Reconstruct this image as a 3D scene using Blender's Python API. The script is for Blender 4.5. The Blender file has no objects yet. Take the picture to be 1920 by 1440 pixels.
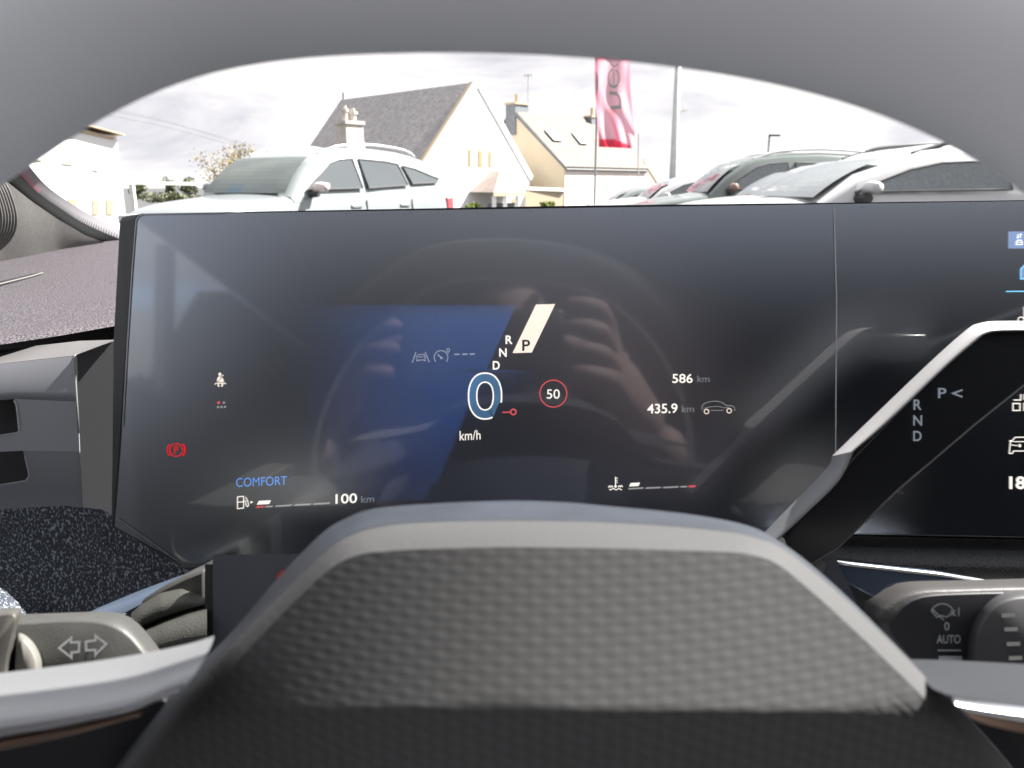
import bpy, bmesh, math, random
from mathutils import Vector, Matrix, noise

random.seed(7)
R = math.radians
scene = bpy.context.scene
COL = scene.collection

# ---------------------------------------------------------------- camera
PITCH = R(13.8)
F = 1507.0
CAM = Vector((0, 0, 1.15))
cd = bpy.data.cameras.new('camera')
cam = bpy.data.objects.new('camera', cd); COL.objects.link(cam)
cam.location = CAM
cam.rotation_euler = (R(90) - PITCH, 0, 0)
cd.sensor_width = 36.0
cd.lens = F / 1920 * 36
cd.clip_start = 0.01
cd.clip_end = 3000
cd.dof.use_dof = True
cd.dof.focus_distance = 0.55
cd.dof.aperture_fstop = 20.0
scene.camera = cam
FWD = Vector((0, math.cos(PITCH), -math.sin(PITCH)))
UPV = Vector((0, math.sin(PITCH), math.cos(PITCH)))
RGT = Vector((1, 0, 0))

# ---------------------------------------------------------------- world, sun, exposure
SUN_AZ, SUN_EL = R(72), R(48)          # azimuth clockwise from +Y (ahead)
w = bpy.data.worlds.new('World'); scene.world = w; w.use_nodes = True
nt = w.node_tree; nt.nodes.clear()
def wn(t, **k):
    n = nt.nodes.new(t)
    for a, b in k.items(): setattr(n, a, b)
    return n
out = wn('ShaderNodeOutputWorld'); bg = wn('ShaderNodeBackground')
sky = wn('ShaderNodeTexSky', sky_type='NISHITA', sun_disc=False, sun_elevation=SUN_EL, sun_rotation=SUN_AZ)
tc = wn('ShaderNodeTexCoord'); mp = wn('ShaderNodeMapping')
mp.inputs['Scale'].default_value = (3.0, 3.0, 11.0)
mp.inputs['Location'].default_value = (0.4, 0.1, 0.35)
n1 = wn('ShaderNodeTexNoise'); n1.inputs['Scale'].default_value = 1.15; n1.inputs['Detail'].default_value = 5; n1.inputs['Roughness'].default_value = 0.55
n1.inputs['Distortion'].default_value = 0.4
cr = wn('ShaderNodeValToRGB')
cr.color_ramp.elements[0].position = 0.38; cr.color_ramp.elements[0].color = (1.30, 1.30, 1.43, 1)
cr.color_ramp.elements[1].position = 0.58; cr.color_ramp.elements[1].color = (2.2, 2.14, 2.10, 1)
n2 = wn('ShaderNodeTexNoise'); n2.inputs['Scale'].default_value = 0.7; n2.inputs['Detail'].default_value = 3
r2 = wn('ShaderNodeMapRange'); r2.inputs['From Min'].default_value = 0.30; r2.inputs['From Max'].default_value = 0.42
mx = wn('ShaderNodeMix', data_type='RGBA')
nt.links.new(tc.outputs['Generated'], mp.inputs['Vector'])
nt.links.new(mp.outputs['Vector'], n1.inputs['Vector']); nt.links.new(mp.outputs['Vector'], n2.inputs['Vector'])
nt.links.new(n1.outputs['Fac'], cr.inputs['Fac']); nt.links.new(n2.outputs['Fac'], r2.inputs['Value'])
nt.links.new(r2.outputs['Result'], mx.inputs['Factor'])
nt.links.new(sky.outputs['Color'], mx.inputs['A']); nt.links.new(cr.outputs['Color'], mx.inputs['B'])
nt.links.new(mx.outputs['Result'], bg.inputs['Color']); bg.inputs['Strength'].default_value = 0.10
nt.links.new(bg.outputs['Background'], out.inputs['Surface'])

sd = bpy.data.lights.new('sun', 'SUN'); sun = bpy.data.objects.new('sun', sd); COL.objects.link(sun)
sd.energy = 4.0; sd.angle = R(0.5); sd.color = (1.0, 0.97, 0.92)
sdir = Vector((math.sin(SUN_AZ) * math.cos(SUN_EL), math.cos(SUN_AZ) * math.cos(SUN_EL), math.sin(SUN_EL)))
sun.rotation_euler = sdir.to_track_quat('Z', 'Y').to_euler()
sun.location = (6, 0, 12)

scene.view_settings.view_transform = 'Standard'
scene.view_settings.look = 'None'
scene.view_settings.gamma = 1
scene.view_settings.exposure = 2.5
scene.cycles.use_denoising = True
scene.cycles.max_bounces = 8
scene.cycles.caustics_reflective = False
scene.cycles.caustics_refractive = False

# ---------------------------------------------------------------- helpers
def ray(px, py):
    return FWD + RGT * ((px - 960) / F) + UPV * ((720 - py) / F)
def K(px, py, d):                      # point at depth d along the view axis
    return CAM + ray(px, py) * d
def HZ(px, py, z):                     # point on the level plane z
    r = ray(px, py); return CAM + r * ((z - CAM.z) / r.z)
def YY(px, py, y):                     # point on the upright plane y
    r = ray(px, py); return CAM + r * ((y - CAM.y) / r.y)
def PL(px, py, p0, n):                 # point on any plane
    r = ray(px, py); return CAM + r * ((p0 - CAM).dot(n) / r.dot(n))

def link(o, parent=None):
    COL.objects.link(o)
    if parent is not None: o.parent = parent; o.matrix_parent_inverse = parent.matrix_world.inverted()
    return o
def meshobj(name, verts, faces, mat, parent=None, smooth=False, mats=None, fmat=None):
    me = bpy.data.meshes.new(name)
    me.from_pydata([tuple(v) for v in verts], [], faces)
    for m in (mats or [mat]): me.materials.append(m)
    if fmat:
        for p, i in zip(me.polygons, fmat): p.material_index = i
    if smooth:
        for p in me.polygons: p.use_smooth = True
    bm = bmesh.new(); bm.from_mesh(me); bmesh.ops.recalc_face_normals(bm, faces=bm.faces); bm.to_mesh(me); bm.free()
    o = bpy.data.objects.new(name, me)
    return link(o, parent)
def tag(o, label, cat=None, group=None, kind=None):
    if label: o['label'] = label
    if cat: o['category'] = cat
    if group: o['group'] = group
    if kind: o['kind'] = kind
    return o
def thing(name, loc, label, cat, group=None, rotz=0):
    o = bpy.data.objects.new(name, None); o.empty_display_size = 0.1
    o.location = loc; o.rotation_euler = (0, 0, rotz); COL.objects.link(o)
    bpy.context.view_layer.update()
    return tag(o, label, cat, group)

class MB:
    """collects polygons; build() links them as one mesh object"""
    def __init__(s): s.v = []; s.f = []; s.m = []
    def poly(s, pts, mi=0):
        b = len(s.v); s.v += [Vector(p) for p in pts]; s.f.append(list(range(b, b + len(pts)))); s.m.append(mi)
    def box(s, lo, hi, mi=0, M=None):
        x0, y0, z0 = lo; x1, y1, z1 = hi
        c = [Vector(p) for p in ((x0,y0,z0),(x1,y0,z0),(x1,y1,z0),(x0,y1,z0),(x0,y0,z1),(x1,y0,z1),(x1,y1,z1),(x0,y1,z1))]
        if M: c = [M @ p for p in c]
        b = len(s.v); s.v += c
        for q in ((0,3,2,1),(4,5,6,7),(0,1,5,4),(1,2,6,5),(2,3,7,6),(3,0,4,7)):
            s.f.append([b + i for i in q]); s.m.append(mi)
    def tube(s, pts, r, n=8, closed=False, mi=0, r2=None):
        pts = [Vector(p) for p in pts]; N = len(pts); b = len(s.v)
        for i, p in enumerate(pts):
            a = pts[(i - 1) % N] if (closed or i > 0) else p
            c = pts[(i + 1) % N] if (closed or i < N - 1) else p
            t = (c - a).normalized()
            u = t.cross(Vector((0, 0, 1)))
            if u.length < 0.05: u = t.cross(Vector((0, 1, 0)))
            u.normalize(); vv = t.cross(u)
            rr = r if r2 is None else r + (r2 - r) * i / max(1, N - 1)
            for k in range(n):
                an = 2 * math.pi * k / n
                s.v.append(p + (u * math.cos(an) + vv * math.sin(an)) * rr)
        for i in range(N if closed else N - 1):
            for k in range(n):
                i2 = (i + 1) % N; k2 = (k + 1) % n
                s.f.append([b + i*n + k, b + i*n + k2, b + i2*n + k2, b + i2*n + k]); s.m.append(mi)
        if not closed:
            s.f.append([b + k for k in range(n)]); s.m.append(mi)
            s.f.append([b + (N-1)*n + k for k in reversed(range(n))]); s.m.append(mi)
    def prism(s, pts, off, mi=0):
        pts = [Vector(p) for p in pts]; off = Vector(off); n = len(pts); b = len(s.v)
        s.v += pts + [p + off for p in pts]
        s.f.append(list(range(b, b + n))); s.m.append(mi)
        s.f.append(list(range(b + 2*n - 1, b + n - 1, -1))); s.m.append(mi)
        for i in range(n):
            j = (i + 1) % n
            s.f.append([b + i, b + j, b + n + j, b + n + i]); s.m.append(mi)
    def build(s, name, mat, parent=None, smooth=False, bevel=0, segs=2, weld=False):
        mats = mat if isinstance(mat, (list, tuple)) else [mat]
        o = meshobj(name, s.v, s.f, None, parent, smooth, mats=mats, fmat=s.m)
        if weld:
            bm = bmesh.new(); bm.from_mesh(o.data); bmesh.ops.remove_doubles(bm, verts=bm.verts, dist=1e-5)
            bmesh.ops.recalc_face_normals(bm, faces=bm.faces); bm.to_mesh(o.data); bm.free()
        if bevel:
            md = o.modifiers.new('bevel', 'BEVEL'); md.width = bevel; md.segments = segs; md.limit_method = 'ANGLE'; md.angle_limit = R(28)
            md.harden_normals = False
            for p in o.data.polygons: p.use_smooth = True
            try: o.data.set_sharp_from_angle(angle=R(40))
            except Exception: pass
        return o

def resample(pts, n):
    pts = [Vector((p[0], p[1], p[2] if len(p) > 2 else 0)) for p in pts]
    L = [0]
    for a, b in zip(pts, pts[1:]): L.append(L[-1] + (b - a).length)
    o = []
    for i in range(n):
        t = L[-1] * i / (n - 1); k = 0
        while k < len(L) - 2 and L[k + 1] < t: k += 1
        u = (t - L[k]) / max(1e-9, L[k + 1] - L[k]); o.append(pts[k].lerp(pts[k + 1], u))
    return o
def spline(pts, n, closed=False):      # Catmull-Rom, n samples per span
    pts = [Vector((p[0], p[1], p[2] if len(p) > 2 else 0)) for p in pts]; N = len(pts); o = []
    for i in range(N if closed else N - 1):
        g = (lambda k: pts[k % N]) if closed else (lambda k: pts[min(max(k, 0), N - 1)])
        a, b, c, d = g(i - 1), g(i), g(i + 1), g(i + 2)
        for k in range(n):
            t = k / n
            o.append(0.5 * ((2*b) + (c - a)*t + (2*a - 5*b + 4*c - d)*t*t + (3*b - a - 3*c + d)*t**3))
    if not closed: o.append(pts[-1].copy())
    return o
def rows_mesh(name, rows, mat, parent=None, smooth=True, closed=False, uv=False):
    n = len(rows[0]); v = [p for r in rows for p in r]; f = []
    for i in range(len(rows) - 1):
        for j in range(n if closed else n - 1):
            k = (j + 1) % n
            f.append([i*n + j, i*n + k, (i+1)*n + k, (i+1)*n + j])
    o = meshobj(name, v, f, mat, parent, smooth)
    return o
def flip_to_cam(o):
    me = o.data; s = 0
    for p in me.polygons: s += p.normal.dot(CAM - o.matrix_world @ p.center) * p.area
    if s < 0: me.flip_normals()
    return o

# ---------------------------------------------------------------- materials
MATS = {}
def mat(name, col=(.5,.5,.5), rough=.5, metal=0, spec=.5, bump=None, var=0, vscale=8, emit=None, estr=1, coat=0, coatr=.05, sheen=0):
    if name in MATS: return MATS[name]
    m = bpy.data.materials.new(name); m.use_nodes = True; t = m.node_tree
    b = t.nodes['Principled BSDF']
    b.inputs['Base Color'].default_value = (*col, 1); b.inputs['Roughness'].default_value = rough
    b.inputs['Metallic'].default_value = metal; b.inputs['Specular IOR Level'].default_value = spec
    b.inputs['Coat Weight'].default_value = coat; b.inputs['Coat Roughness'].default_value = coatr
    if sheen: b.inputs['Sheen Weight'].default_value = sheen
    if emit:
        b.inputs['Emission Color'].default_value = (*emit, 1); b.inputs['Emission Strength'].default_value = estr
    tcn = None
    if var or bump:
        tcn = t.nodes.new('ShaderNodeTexCoord')
    if var:
        no = t.nodes.new('ShaderNodeTexNoise'); no.inputs['Scale'].default_value = vscale; no.inputs['Detail'].default_value = 6
        mr = t.nodes.new('ShaderNodeMapRange'); mr.inputs['From Min'].default_value = .25; mr.inputs['From Max'].default_value = .75
        mr.inputs['To Min'].default_value = 1 - var; mr.inputs['To Max'].default_value = 1 + var
        mm = t.nodes.new('ShaderNodeMix'); mm.data_type = 'RGBA'; mm.blend_type = 'MULTIPLY'; mm.inputs['Factor'].default_value = 1
        mm.inputs['A'].default_value = (*col, 1)
        t.links.new(tcn.outputs['Object'], no.inputs['Vector']); t.links.new(no.outputs['Fac'], mr.inputs['Value'])
        t.links.new(mr.outputs['Result'], mm.inputs['B']); t.links.new(mm.outputs['Result'], b.inputs['Base Color'])
    if bump:
        sc, st, dist = bump
        no = t.nodes.new('ShaderNodeTexNoise'); no.inputs['Scale'].default_value = sc; no.inputs['Detail'].default_value = 3
        bp = t.nodes.new('ShaderNodeBump'); bp.inputs['Strength'].default_value = st; bp.inputs['Distance'].default_value = dist
        t.links.new(tcn.outputs['Object'], no.inputs['Vector']); t.links.new(no.outputs['Fac'], bp.inputs['Height']); t.links.new(bp.outputs['Normal'], b.inputs['Normal'])
    MATS[name] = m
    return m
def emis(name, col, s=1.0, solid=False):
    """a lit display element; colour is the display's own light (exposure is 2.5 stops up)"""
    if name in MATS: return MATS[name]
    m = bpy.data.materials.new(name); m.use_nodes = True; t = m.node_tree; t.nodes.clear()
    o = t.nodes.new('ShaderNodeOutputMaterial'); e = t.nodes.new('ShaderNodeEmission')
    e.inputs['Color'].default_value = (*col, 1); e.inputs['Strength'].default_value = s / 2 ** 2.5
    if solid: t.links.new(e.outputs['Emission'], o.inputs['Surface'])
    else:
        tr = t.nodes.new('ShaderNodeBsdfTransparent'); ad = t.nodes.new('ShaderNodeAddShader')
        t.links.new(e.outputs[0], ad.inputs[0]); t.links.new(tr.outputs[0], ad.inputs[1]); t.links.new(ad.outputs[0], o.inputs['Surface'])
    MATS[name] = m
    return m

M_leather = mat('wheel_leather', (.66,.68,.70), .6, bump=(1800,.12,.0002))
M_band    = mat('hub_edge_leather', (.054,.054,.055), .75, spec=.25, bump=(700,.2,.0005))
M_trimtop = mat('hub_trim_satin', (.024,.029,.038), .55, spec=.35, bump=(300,.15,.0006), var=.25, vscale=60)
M_silver  = mat('satin_silver', (.32,.325,.335), .45, metal=.75)
M_black   = mat('matte_black', (.012,.012,.014), .6)
M_blackgl = mat('gloss_black', (.012,.013,.016), .18)
M_dkplast = mat('dark_plastic', (.028,.030,.034), .5, bump=(1500,.25,.0004))
M_bezel   = mat('bezel_plastic', (.014,.0155,.016), .55, spec=.3)
M_edge    = mat('bezel_edge', (.30,.31,.33), .25, metal=.6)
M_stalk   = mat('stalk_plastic', (.047,.047,.044), .5, bump=(1400,.3,.0004), var=.15, vscale=90)
M_olive   = mat('column_plastic', (.040,.040,.034), .5, bump=(1400,.5,.0006))
M_colpan  = mat('column_panel', (.045,.052,.066), .6)
M_pillar  = mat('pillar_fabric', (.115,.112,.106), .8, bump=(700,.5,.0012), var=.1, vscale=120)
M_vent    = mat('vent_satin', (.19,.195,.212), .5, metal=.15)
M_bronze  = mat('bronze_trim', (.20,.13,.09), .35, metal=.8)
M_glosstrim = mat('black_trim_sky_tint', (.085,.11,.155), .2, metal=.2)  # black trim; the sky's blue reflection is painted into its colour
M_print   = mat('grey_print', (.36,.39,.41), .6)
M_printw  = mat('white_print', (.88,.88,.86), .6)
M_printd  = mat('dim_print', (.075,.085,.095), .6)

def leather_quilt():
    m = mat('quilted_leather', (.080,.081,.086), .6); t = m.node_tree; b = t.nodes['Principled BSDF']; b.inputs['Specular IOR Level'].default_value = .3
    tcn = t.nodes.new('ShaderNodeTexCoord'); sx = t.nodes.new('ShaderNodeSeparateXYZ'); t.links.new(tcn.outputs['Object'], sx.inputs[0])
    def mth(op, a, bb=None):
        n = t.nodes.new('ShaderNodeMath'); n.operation = op
        for i, q in enumerate((a, bb)):
            if q is None: continue
            if isinstance(q, (int, float)): n.inputs[i].default_value = q
            else: t.links.new(q, n.inputs[i])
        return n.outputs[0]
    x = mth('MULTIPLY', sx.outputs['X'], 2*math.pi/.0062); z = mth('MULTIPLY', sx.outputs['Z'], 2*math.pi/.0031)
    a = mth('SINE', mth('ADD', x, z)); c = mth('SINE', mth('SUBTRACT', x, z))
    h = mth('ADD', mth('MULTIPLY', a, c), mth('ADD', mth('MULTIPLY', a, .55), mth('MULTIPLY', c, .12)))
    bp = t.nodes.new('ShaderNodeBump'); bp.inputs['Strength'].default_value = .20; bp.inputs['Distance'].default_value = .00007
    t.links.new(h, bp.inputs['Height']); t.links.new(bp.outputs['Normal'], b.inputs['Normal'])
    mr = t.nodes.new('ShaderNodeMapRange'); mr.inputs['From Min'].default_value = -1.1; mr.inputs['From Max'].default_value = 1.1; mr.inputs['To Min'].default_value = .048; mr.inputs['To Max'].default_value = .068
    t.links.new(h, mr.inputs['Value']); cm = t.nodes.new('ShaderNodeCombineColor')
    for k_ in range(3): t.links.new(mr.outputs['Result'], cm.inputs[k_])
    t.links.new(cm.outputs['Color'], b.inputs['Base Color'])
    return m
M_quilt = leather_quilt()

def dash_grain():
    m = mat('dash_grain', (.070,.066,.066), .75, spec=.25); t = m.node_tree; b = t.nodes['Principled BSDF']
    tcn = t.nodes.new('ShaderNodeTexCoord')
    vo = t.nodes.new('ShaderNodeTexVoronoi'); vo.inputs['Scale'].default_value = 620
    no = t.nodes.new('ShaderNodeTexNoise'); no.inputs['Scale'].default_value = 900
    mr = t.nodes.new('ShaderNodeMapRange'); mr.inputs['From Min'].default_value = .34; mr.inputs['From Max'].default_value = .66; mr.inputs['To Min'].default_value = .012; mr.inputs['To Max'].default_value = .098
    cm = t.nodes.new('ShaderNodeCombineColor')
    t.links.new(tcn.outputs['Object'], vo.inputs['Vector']); t.links.new(tcn.outputs['Object'], no.inputs['Vector'])
    t.links.new(no.outputs['Fac'], mr.inputs['Value'])
    for i in (0, 2): t.links.new(mr.outputs['Result'], cm.inputs[i])
    mg = t.nodes.new('ShaderNodeMath'); mg.operation = 'MULTIPLY'; mg.inputs[1].default_value = .885; t.links.new(mr.outputs['Result'], mg.inputs[0]); t.links.new(mg.outputs[0], cm.inputs[1])
    t.links.new(cm.outputs['Color'], b.inputs['Base Color'])
    bp = t.nodes.new('ShaderNodeBump'); bp.inputs['Strength'].default_value = .6; bp.inputs['Distance'].default_value = .0012
    t.links.new(vo.outputs['Distance'], bp.inputs['Height']); t.links.new(bp.outputs['Normal'], b.inputs['Normal'])
    return m
M_dash = dash_grain()

def tweed():
    m = mat('tweed', (.03,.032,.04), .9, spec=.2); t = m.node_tree; b = t.nodes['Principled BSDF']
    tcn = t.nodes.new('ShaderNodeTexCoord'); mp = t.nodes.new('ShaderNodeMapping'); mp.inputs['Scale'].default_value = (1, 1, .6)
    vo = t.nodes.new('ShaderNodeTexVoronoi'); vo.inputs['Scale'].default_value = 560; vo.inputs['Randomness'].default_value = 1
    no = t.nodes.new('ShaderNodeTexNoise'); no.inputs['Scale'].default_value = 860; no.inputs['Detail'].default_value = 2
    rp = t.nodes.new('ShaderNodeValToRGB'); rp.color_ramp.elements[0].position = .52; rp.color_ramp.elements[0].color = (.034,.039,.050,1)
    rp.color_ramp.elements[1].position = .66; rp.color_ramp.elements[1].color = (.23,.25,.28,1)
    t.links.new(tcn.outputs['Object'], mp.inputs['Vector']); t.links.new(mp.outputs['Vector'], no.inputs['Vector']); t.links.new(mp.outputs['Vector'], vo.inputs['Vector'])
    t.links.new(no.outputs['Fac'], rp.inputs['Fac']); t.links.new(rp.outputs['Color'], b.inputs['Base Color'])
    bp = t.nodes.new('ShaderNodeBump'); bp.inputs['Strength'].default_value = .3; bp.inputs['Distance'].default_value = .0006
    t.links.new(vo.outputs['Distance'], bp.inputs['Height']); t.links.new(bp.outputs['Normal'], b.inputs['Normal'])
    return m
M_tweed = tweed()

def screen_glass():
    m = bpy.data.materials.new('screen_glass'); m.use_nodes = True; t = m.node_tree; t.nodes.clear()
    o = t.nodes.new('ShaderNodeOutputMaterial')
    base = t.nodes.new('ShaderNodeBsdfPrincipled'); base.inputs['Base Color'].default_value = (.008,.009,.012,1); base.inputs['Roughness'].default_value = .045
    base.inputs['Specular IOR Level'].default_value = .95
    gl = t.nodes.new('ShaderNodeBsdfGlossy'); gl.distribution = 'BECKMANN'; gl.inputs['Color'].default_value = (.33,.35,.385,1); gl.inputs['Roughness'].default_value = .335  # broad gloss lobe stands in for lens glare over the screen
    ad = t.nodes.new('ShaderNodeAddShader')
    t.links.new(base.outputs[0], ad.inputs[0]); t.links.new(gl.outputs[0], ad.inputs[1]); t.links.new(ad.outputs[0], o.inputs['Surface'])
    return m
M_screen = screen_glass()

# ================================================================ GROUND
def ground_z(y):
    t = min(1, max(0, (y - 13) / 30)); return -1.9 * t * t * (3 - 2 * t)
rows = []
ys = [-60, -20, -5, 0, 5, 10, 13] + [13 + 3*i for i in range(1, 13)] + [60, 90, 150, 300, 700, 1500]
for y in ys: rows.append([Vector((x, y, ground_z(y))) for x in (-1500, -300, -80, -20, 0, 20, 80, 300, 1500)])
M_asphalt = mat('asphalt', (.055,.055,.057), .85, var=.3, vscale=3, bump=(40,.3,.01))
tag(rows_mesh('ground', rows, M_asphalt), 'grey asphalt of the car park', kind='structure')

# ================================================================ OWN CAR: dashboard display
DP0 = K(960, 700, 0.40)
DT = R(-2.7)
DN = (-FWD * math.cos(DT) + UPV * math.sin(DT)).normalized()
def D(px, py, off=0.0): return PL(px, py, DP0, DN) + DN * off

class Draw:
    """flat artwork (strokes, shapes, lettering) laid on a surface; px coordinates are mapped by m(px, py, off)"""
    def __init__(s, m, base=.0004): s.m = m; s.mb = MB(); s.k = 0; s.base = base; s.step = .00002
    def off(s): s.k += 1; return s.base + s.step * s.k
    def poly(s, pts, mi=0):
        o = s.off(); s.mb.poly([s.m(x, y, o) for x, y in pts], mi)
    def stroke(s, pts, wd, mi=0, closed=False):
        P = [Vector((x, y)) for x, y in pts]; n = len(P); L, Rr = [], []
        for i in range(n):
            a = P[(i-1) % n] if (closed or i) else None; c = P[(i+1) % n] if (closed or i < n-1) else None
            d1 = (P[i] - a).normalized() if a is not None else None; d2 = (c - P[i]).normalized() if c is not None else None
            if d1 is None: d1 = d2
            if d2 is None: d2 = d1
            n1 = Vector((-d1.y, d1.x)); n2 = Vector((-d2.y, d2.x)); mm = (n1 + n2)
            mm = mm.normalized() if mm.length > 1e-6 else n1
            k = wd / 2 / max(.35, mm.dot(n1)); L.append(P[i] + mm*k); Rr.append(P[i] - mm*k)
        o = s.off(); b = len(s.mb.v)
        for q, e in zip(L, Rr): s.mb.v += [s.m(q.x, q.y, o), s.m(e.x, e.y, o)]
        for i in range(n if closed else n - 1):
            j = (i + 1) % n; s.mb.f.append([b+2*i, b+2*i+1, b+2*j+1, b+2*j]); s.mb.m.append(mi)
    def ellipse(s, cx, cy, rx, ry, wd=None, a0=0, a1=360, mi=0, n=48):
        full = abs(a1 - a0) >= 360
        pts = [(cx + rx*math.cos(R(a0 + (a1-a0)*i/n)), cy - ry*math.sin(R(a0 + (a1-a0)*i/n))) for i in range(n if full else n + 1)]
        if wd is None: s.poly(pts, mi)
        else: s.stroke(pts, wd, mi, full)
    def text(s, body, x0, y0, x1, y1, slope=0.0, weight=0.0, mi=0, ital=0.0):
        """lettering fitted to the box x0..x1, y0 (top) .. y1 (baseline)"""
        cu = bpy.data.curves.new('t', 'FONT'); cu.body = body; cu.size = 1; cu.offset = weight; cu.resolution_u = 6
        ob = bpy.data.objects.new('t', cu); COL.objects.link(ob)
        dg = bpy.context.evaluated_depsgraph_get(); me = bpy.data.meshes.new_from_object(ob.evaluated_get(dg))
        vs = [v.co.copy() for v in me.vertices]; fs = [list(p.vertices) for p in me.polygons]
        bpy.data.objects.remove(ob); bpy.data.curves.remove(cu); bpy.data.meshes.remove(me)
        if not vs: return
        ax, bx = min(v.x for v in vs), max(v.x for v in vs); ay, by = min(v.y for v in vs), max(v.y for v in vs)
        o = s.off(); b = len(s.mb.v)
        for v in vs:
            u = (v.x - ax) / (bx - ax); q = (v.y - ay) / (by - ay)
            x = x0 + u*(x1 - x0) + ital*q*(y1 - y0); y = y1 - q*(y1 - y0) + slope*u*(x1 - x0)
            s.mb.v.append(s.m(x, y, o))
        for f_ in fs: s.mb.f.append([b + i for i in f_]); s.mb.m.append(mi)
    def build(s, name, mat, parent=None): return flip_to_cam(s.mb.build(name, mat, parent))

disp = thing('dashboard_display', (0.25, .45, .95), 'wide dark one-piece dashboard screen showing speed, gear and fuel readouts behind the steering wheel', 'display')
outline = [(215,987),(226,850),(240,640),(256,412),(262,404),(270,402),(700,395.5),(1100,389.5),(1567,382.5),(2100,374),(2500,368),(2500,1020),(1915,1006),(1600,999.5),(1572,1001),(1545,1030),(1000,1038),(560,1048),(343,1058)]
pts3 = [D(x, y) for x, y in outline]
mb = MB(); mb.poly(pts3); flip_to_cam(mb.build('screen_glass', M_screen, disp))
# housing: rim round the glass and a thick back shell
cen = sum(pts3, Vector()) / len(pts3)
o1 = [p + (p - cen).normalized()*.0012 - DN*.0004 for p in pts3]
outl2 = [(209,984),(211,850),(213,640),(225,415),(229,408),(238,404.5),(700,394.5),(1100,388.5),(1567,381.5),(2100,373),(2504,366),(2504,1026),(1915,1012),(1600,1005),(1576,1007),(1548,1036),(1000,1044),(560,1054),(340,1064)]
o2 = [PL(x, y, DP0 - DN*.010, DN) for x, y in outl2]
o3 = [p - DN*.016 for p in o2]
hv = pts3 + o1 + o2 + o3; n = len(pts3)
# offset the rim a hair behind the glass
hv = [p - DN*.0006 for p in pts3] + o1 + o2 + o3
hf = []
for r_ in range(3):
    for i in range(n):
        j = (i+1) % n; hf.append([r_*n+i, r_*n+j, (r_+1)*n+j, (r_+1)*n+i])
hf.append([3*n+i for i in range(n)])
meshobj('housing', hv, hf, M_bezel, disp)
# bright chamfer line along left, top and lower-left edge
mb = MB(); dr = Draw(D, .0006)
dr.stroke([(231,800),(240,640),(249,500),(256,412),(262,404.5),(272,402.2),(420,400)], 2.4)
dr.build('glass_edge', M_edge, disp); dr = Draw(D, .0006); dr.stroke([(223,972),(343,1057.5)], 1.6); dr.build('glass_edge', M_edge, disp); dr = Draw(D, .0006); dr.stroke([(343,1057),(450,1052.5),(560,1047.5),(700,1045)], 1.6)
dr.build('glass_edge', M_edge, disp); dr = Draw(D, .0006); dr.stroke([(1600,1000),(1915,1006.5),(2100,1011)], 1.4)
dr.build('glass_edge', M_edge, disp)
dr = Draw(D, .0003); dr.stroke([(1563,383),(1568,560),(1566,880)], 2.6); dr.build('seam', mat('seam_grey', (.40,.40,.41), .6), disp)

E_white = emis('display_white', (.86,.80,.70), .95)
E_cream = emis('display_cream', (.80,.66,.54), .95)
E_grey  = emis('display_grey', (.23,.225,.215), .9)
E_dim   = emis('display_dim', (.15,.155,.165), .9)
E_blue  = emis('display_blue', (.05,.22,.62), .95)
E_red   = emis('display_red', (.80,.025,.035), .95, True)
E_pinkr = emis('display_salmon', (.78,.12,.14), .9, True)
E_dark  = emis('display_dark', (.04,.04,.05), .9, True)

# blue background wedge: gradient carried by a colour attribute (the screen itself shows it)
def blue_wedge():
    me_v, me_f, cols = [], [], []
    NX, NY = 40, 40
    ok = {}
    for j in range(NY + 1):
        y = 572 + (938 - 572) * j / NY
        xr = 968 - (y - 572) * .46
        if y > 696: xr = 1040 - (y - 696) * .55
        xl = 525
        for i in range(NX + 1):
            x = xl + (xr - xl) * i / NX; u = i / NX
            me_v.append(D(x, y, .00025))
            a = max(0, min(1, (x - xl) / 330)); a = a*a*(3 - 2*a)
            b = 1.0 if y < 790 else max(0, .35 + .65*(938 - y) / 148)
            if x > 968 - (y - 572)*.46 and y > 696: a *= .35 * max(0, 1 - (y - 696)/110) * max(0, 1 - (x - (968 - (y-572)*.46)) / 110)
            g = min(1, max(.0, (y - 560)/40))
            cols.append((a * b * (.35 + .65*g), y))
    for j in range(NY):
        for i in range(NX):
            q = j*(NX+1) + i; me_f.append([q, q+1, q+NX+2, q+NX+1])
    m = bpy.data.materials.new('display_blue_field'); m.use_nodes = True; t = m.node_tree; t.nodes.clear()
    o = t.nodes.new('ShaderNodeOutputMaterial'); e = t.nodes.new('ShaderNodeEmission'); tr = t.nodes.new('ShaderNodeBsdfTransparent'); ad = t.nodes.new('ShaderNodeAddShader')
    at = t.nodes.new('ShaderNodeVertexColor'); at.layer_name = 'glow'
    t.links.new(at.outputs['Color'], e.inputs['Color']); e.inputs['Strength'].default_value = 1 / 2**2.5
    t.links.new(e.outputs[0], ad.inputs[0]); t.links.new(tr.outputs[0], ad.inputs[1]); t.links.new(ad.outputs[0], o.inputs['Surface'])
    ob = meshobj('blue_background', me_v, me_f, m, disp)
    ca = ob.data.color_attributes.new('glow', 'FLOAT_COLOR', 'POINT')
    for i, (c, y) in enumerate(cols):
        k = max(0, min(1, (y - 600) / 280)); ca.data[i].color = (.004*c, (.028 - .014*k)*c, (.100 - .040*k)*c, 1)
    flip_to_cam(ob)
blue_wedge()

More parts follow.
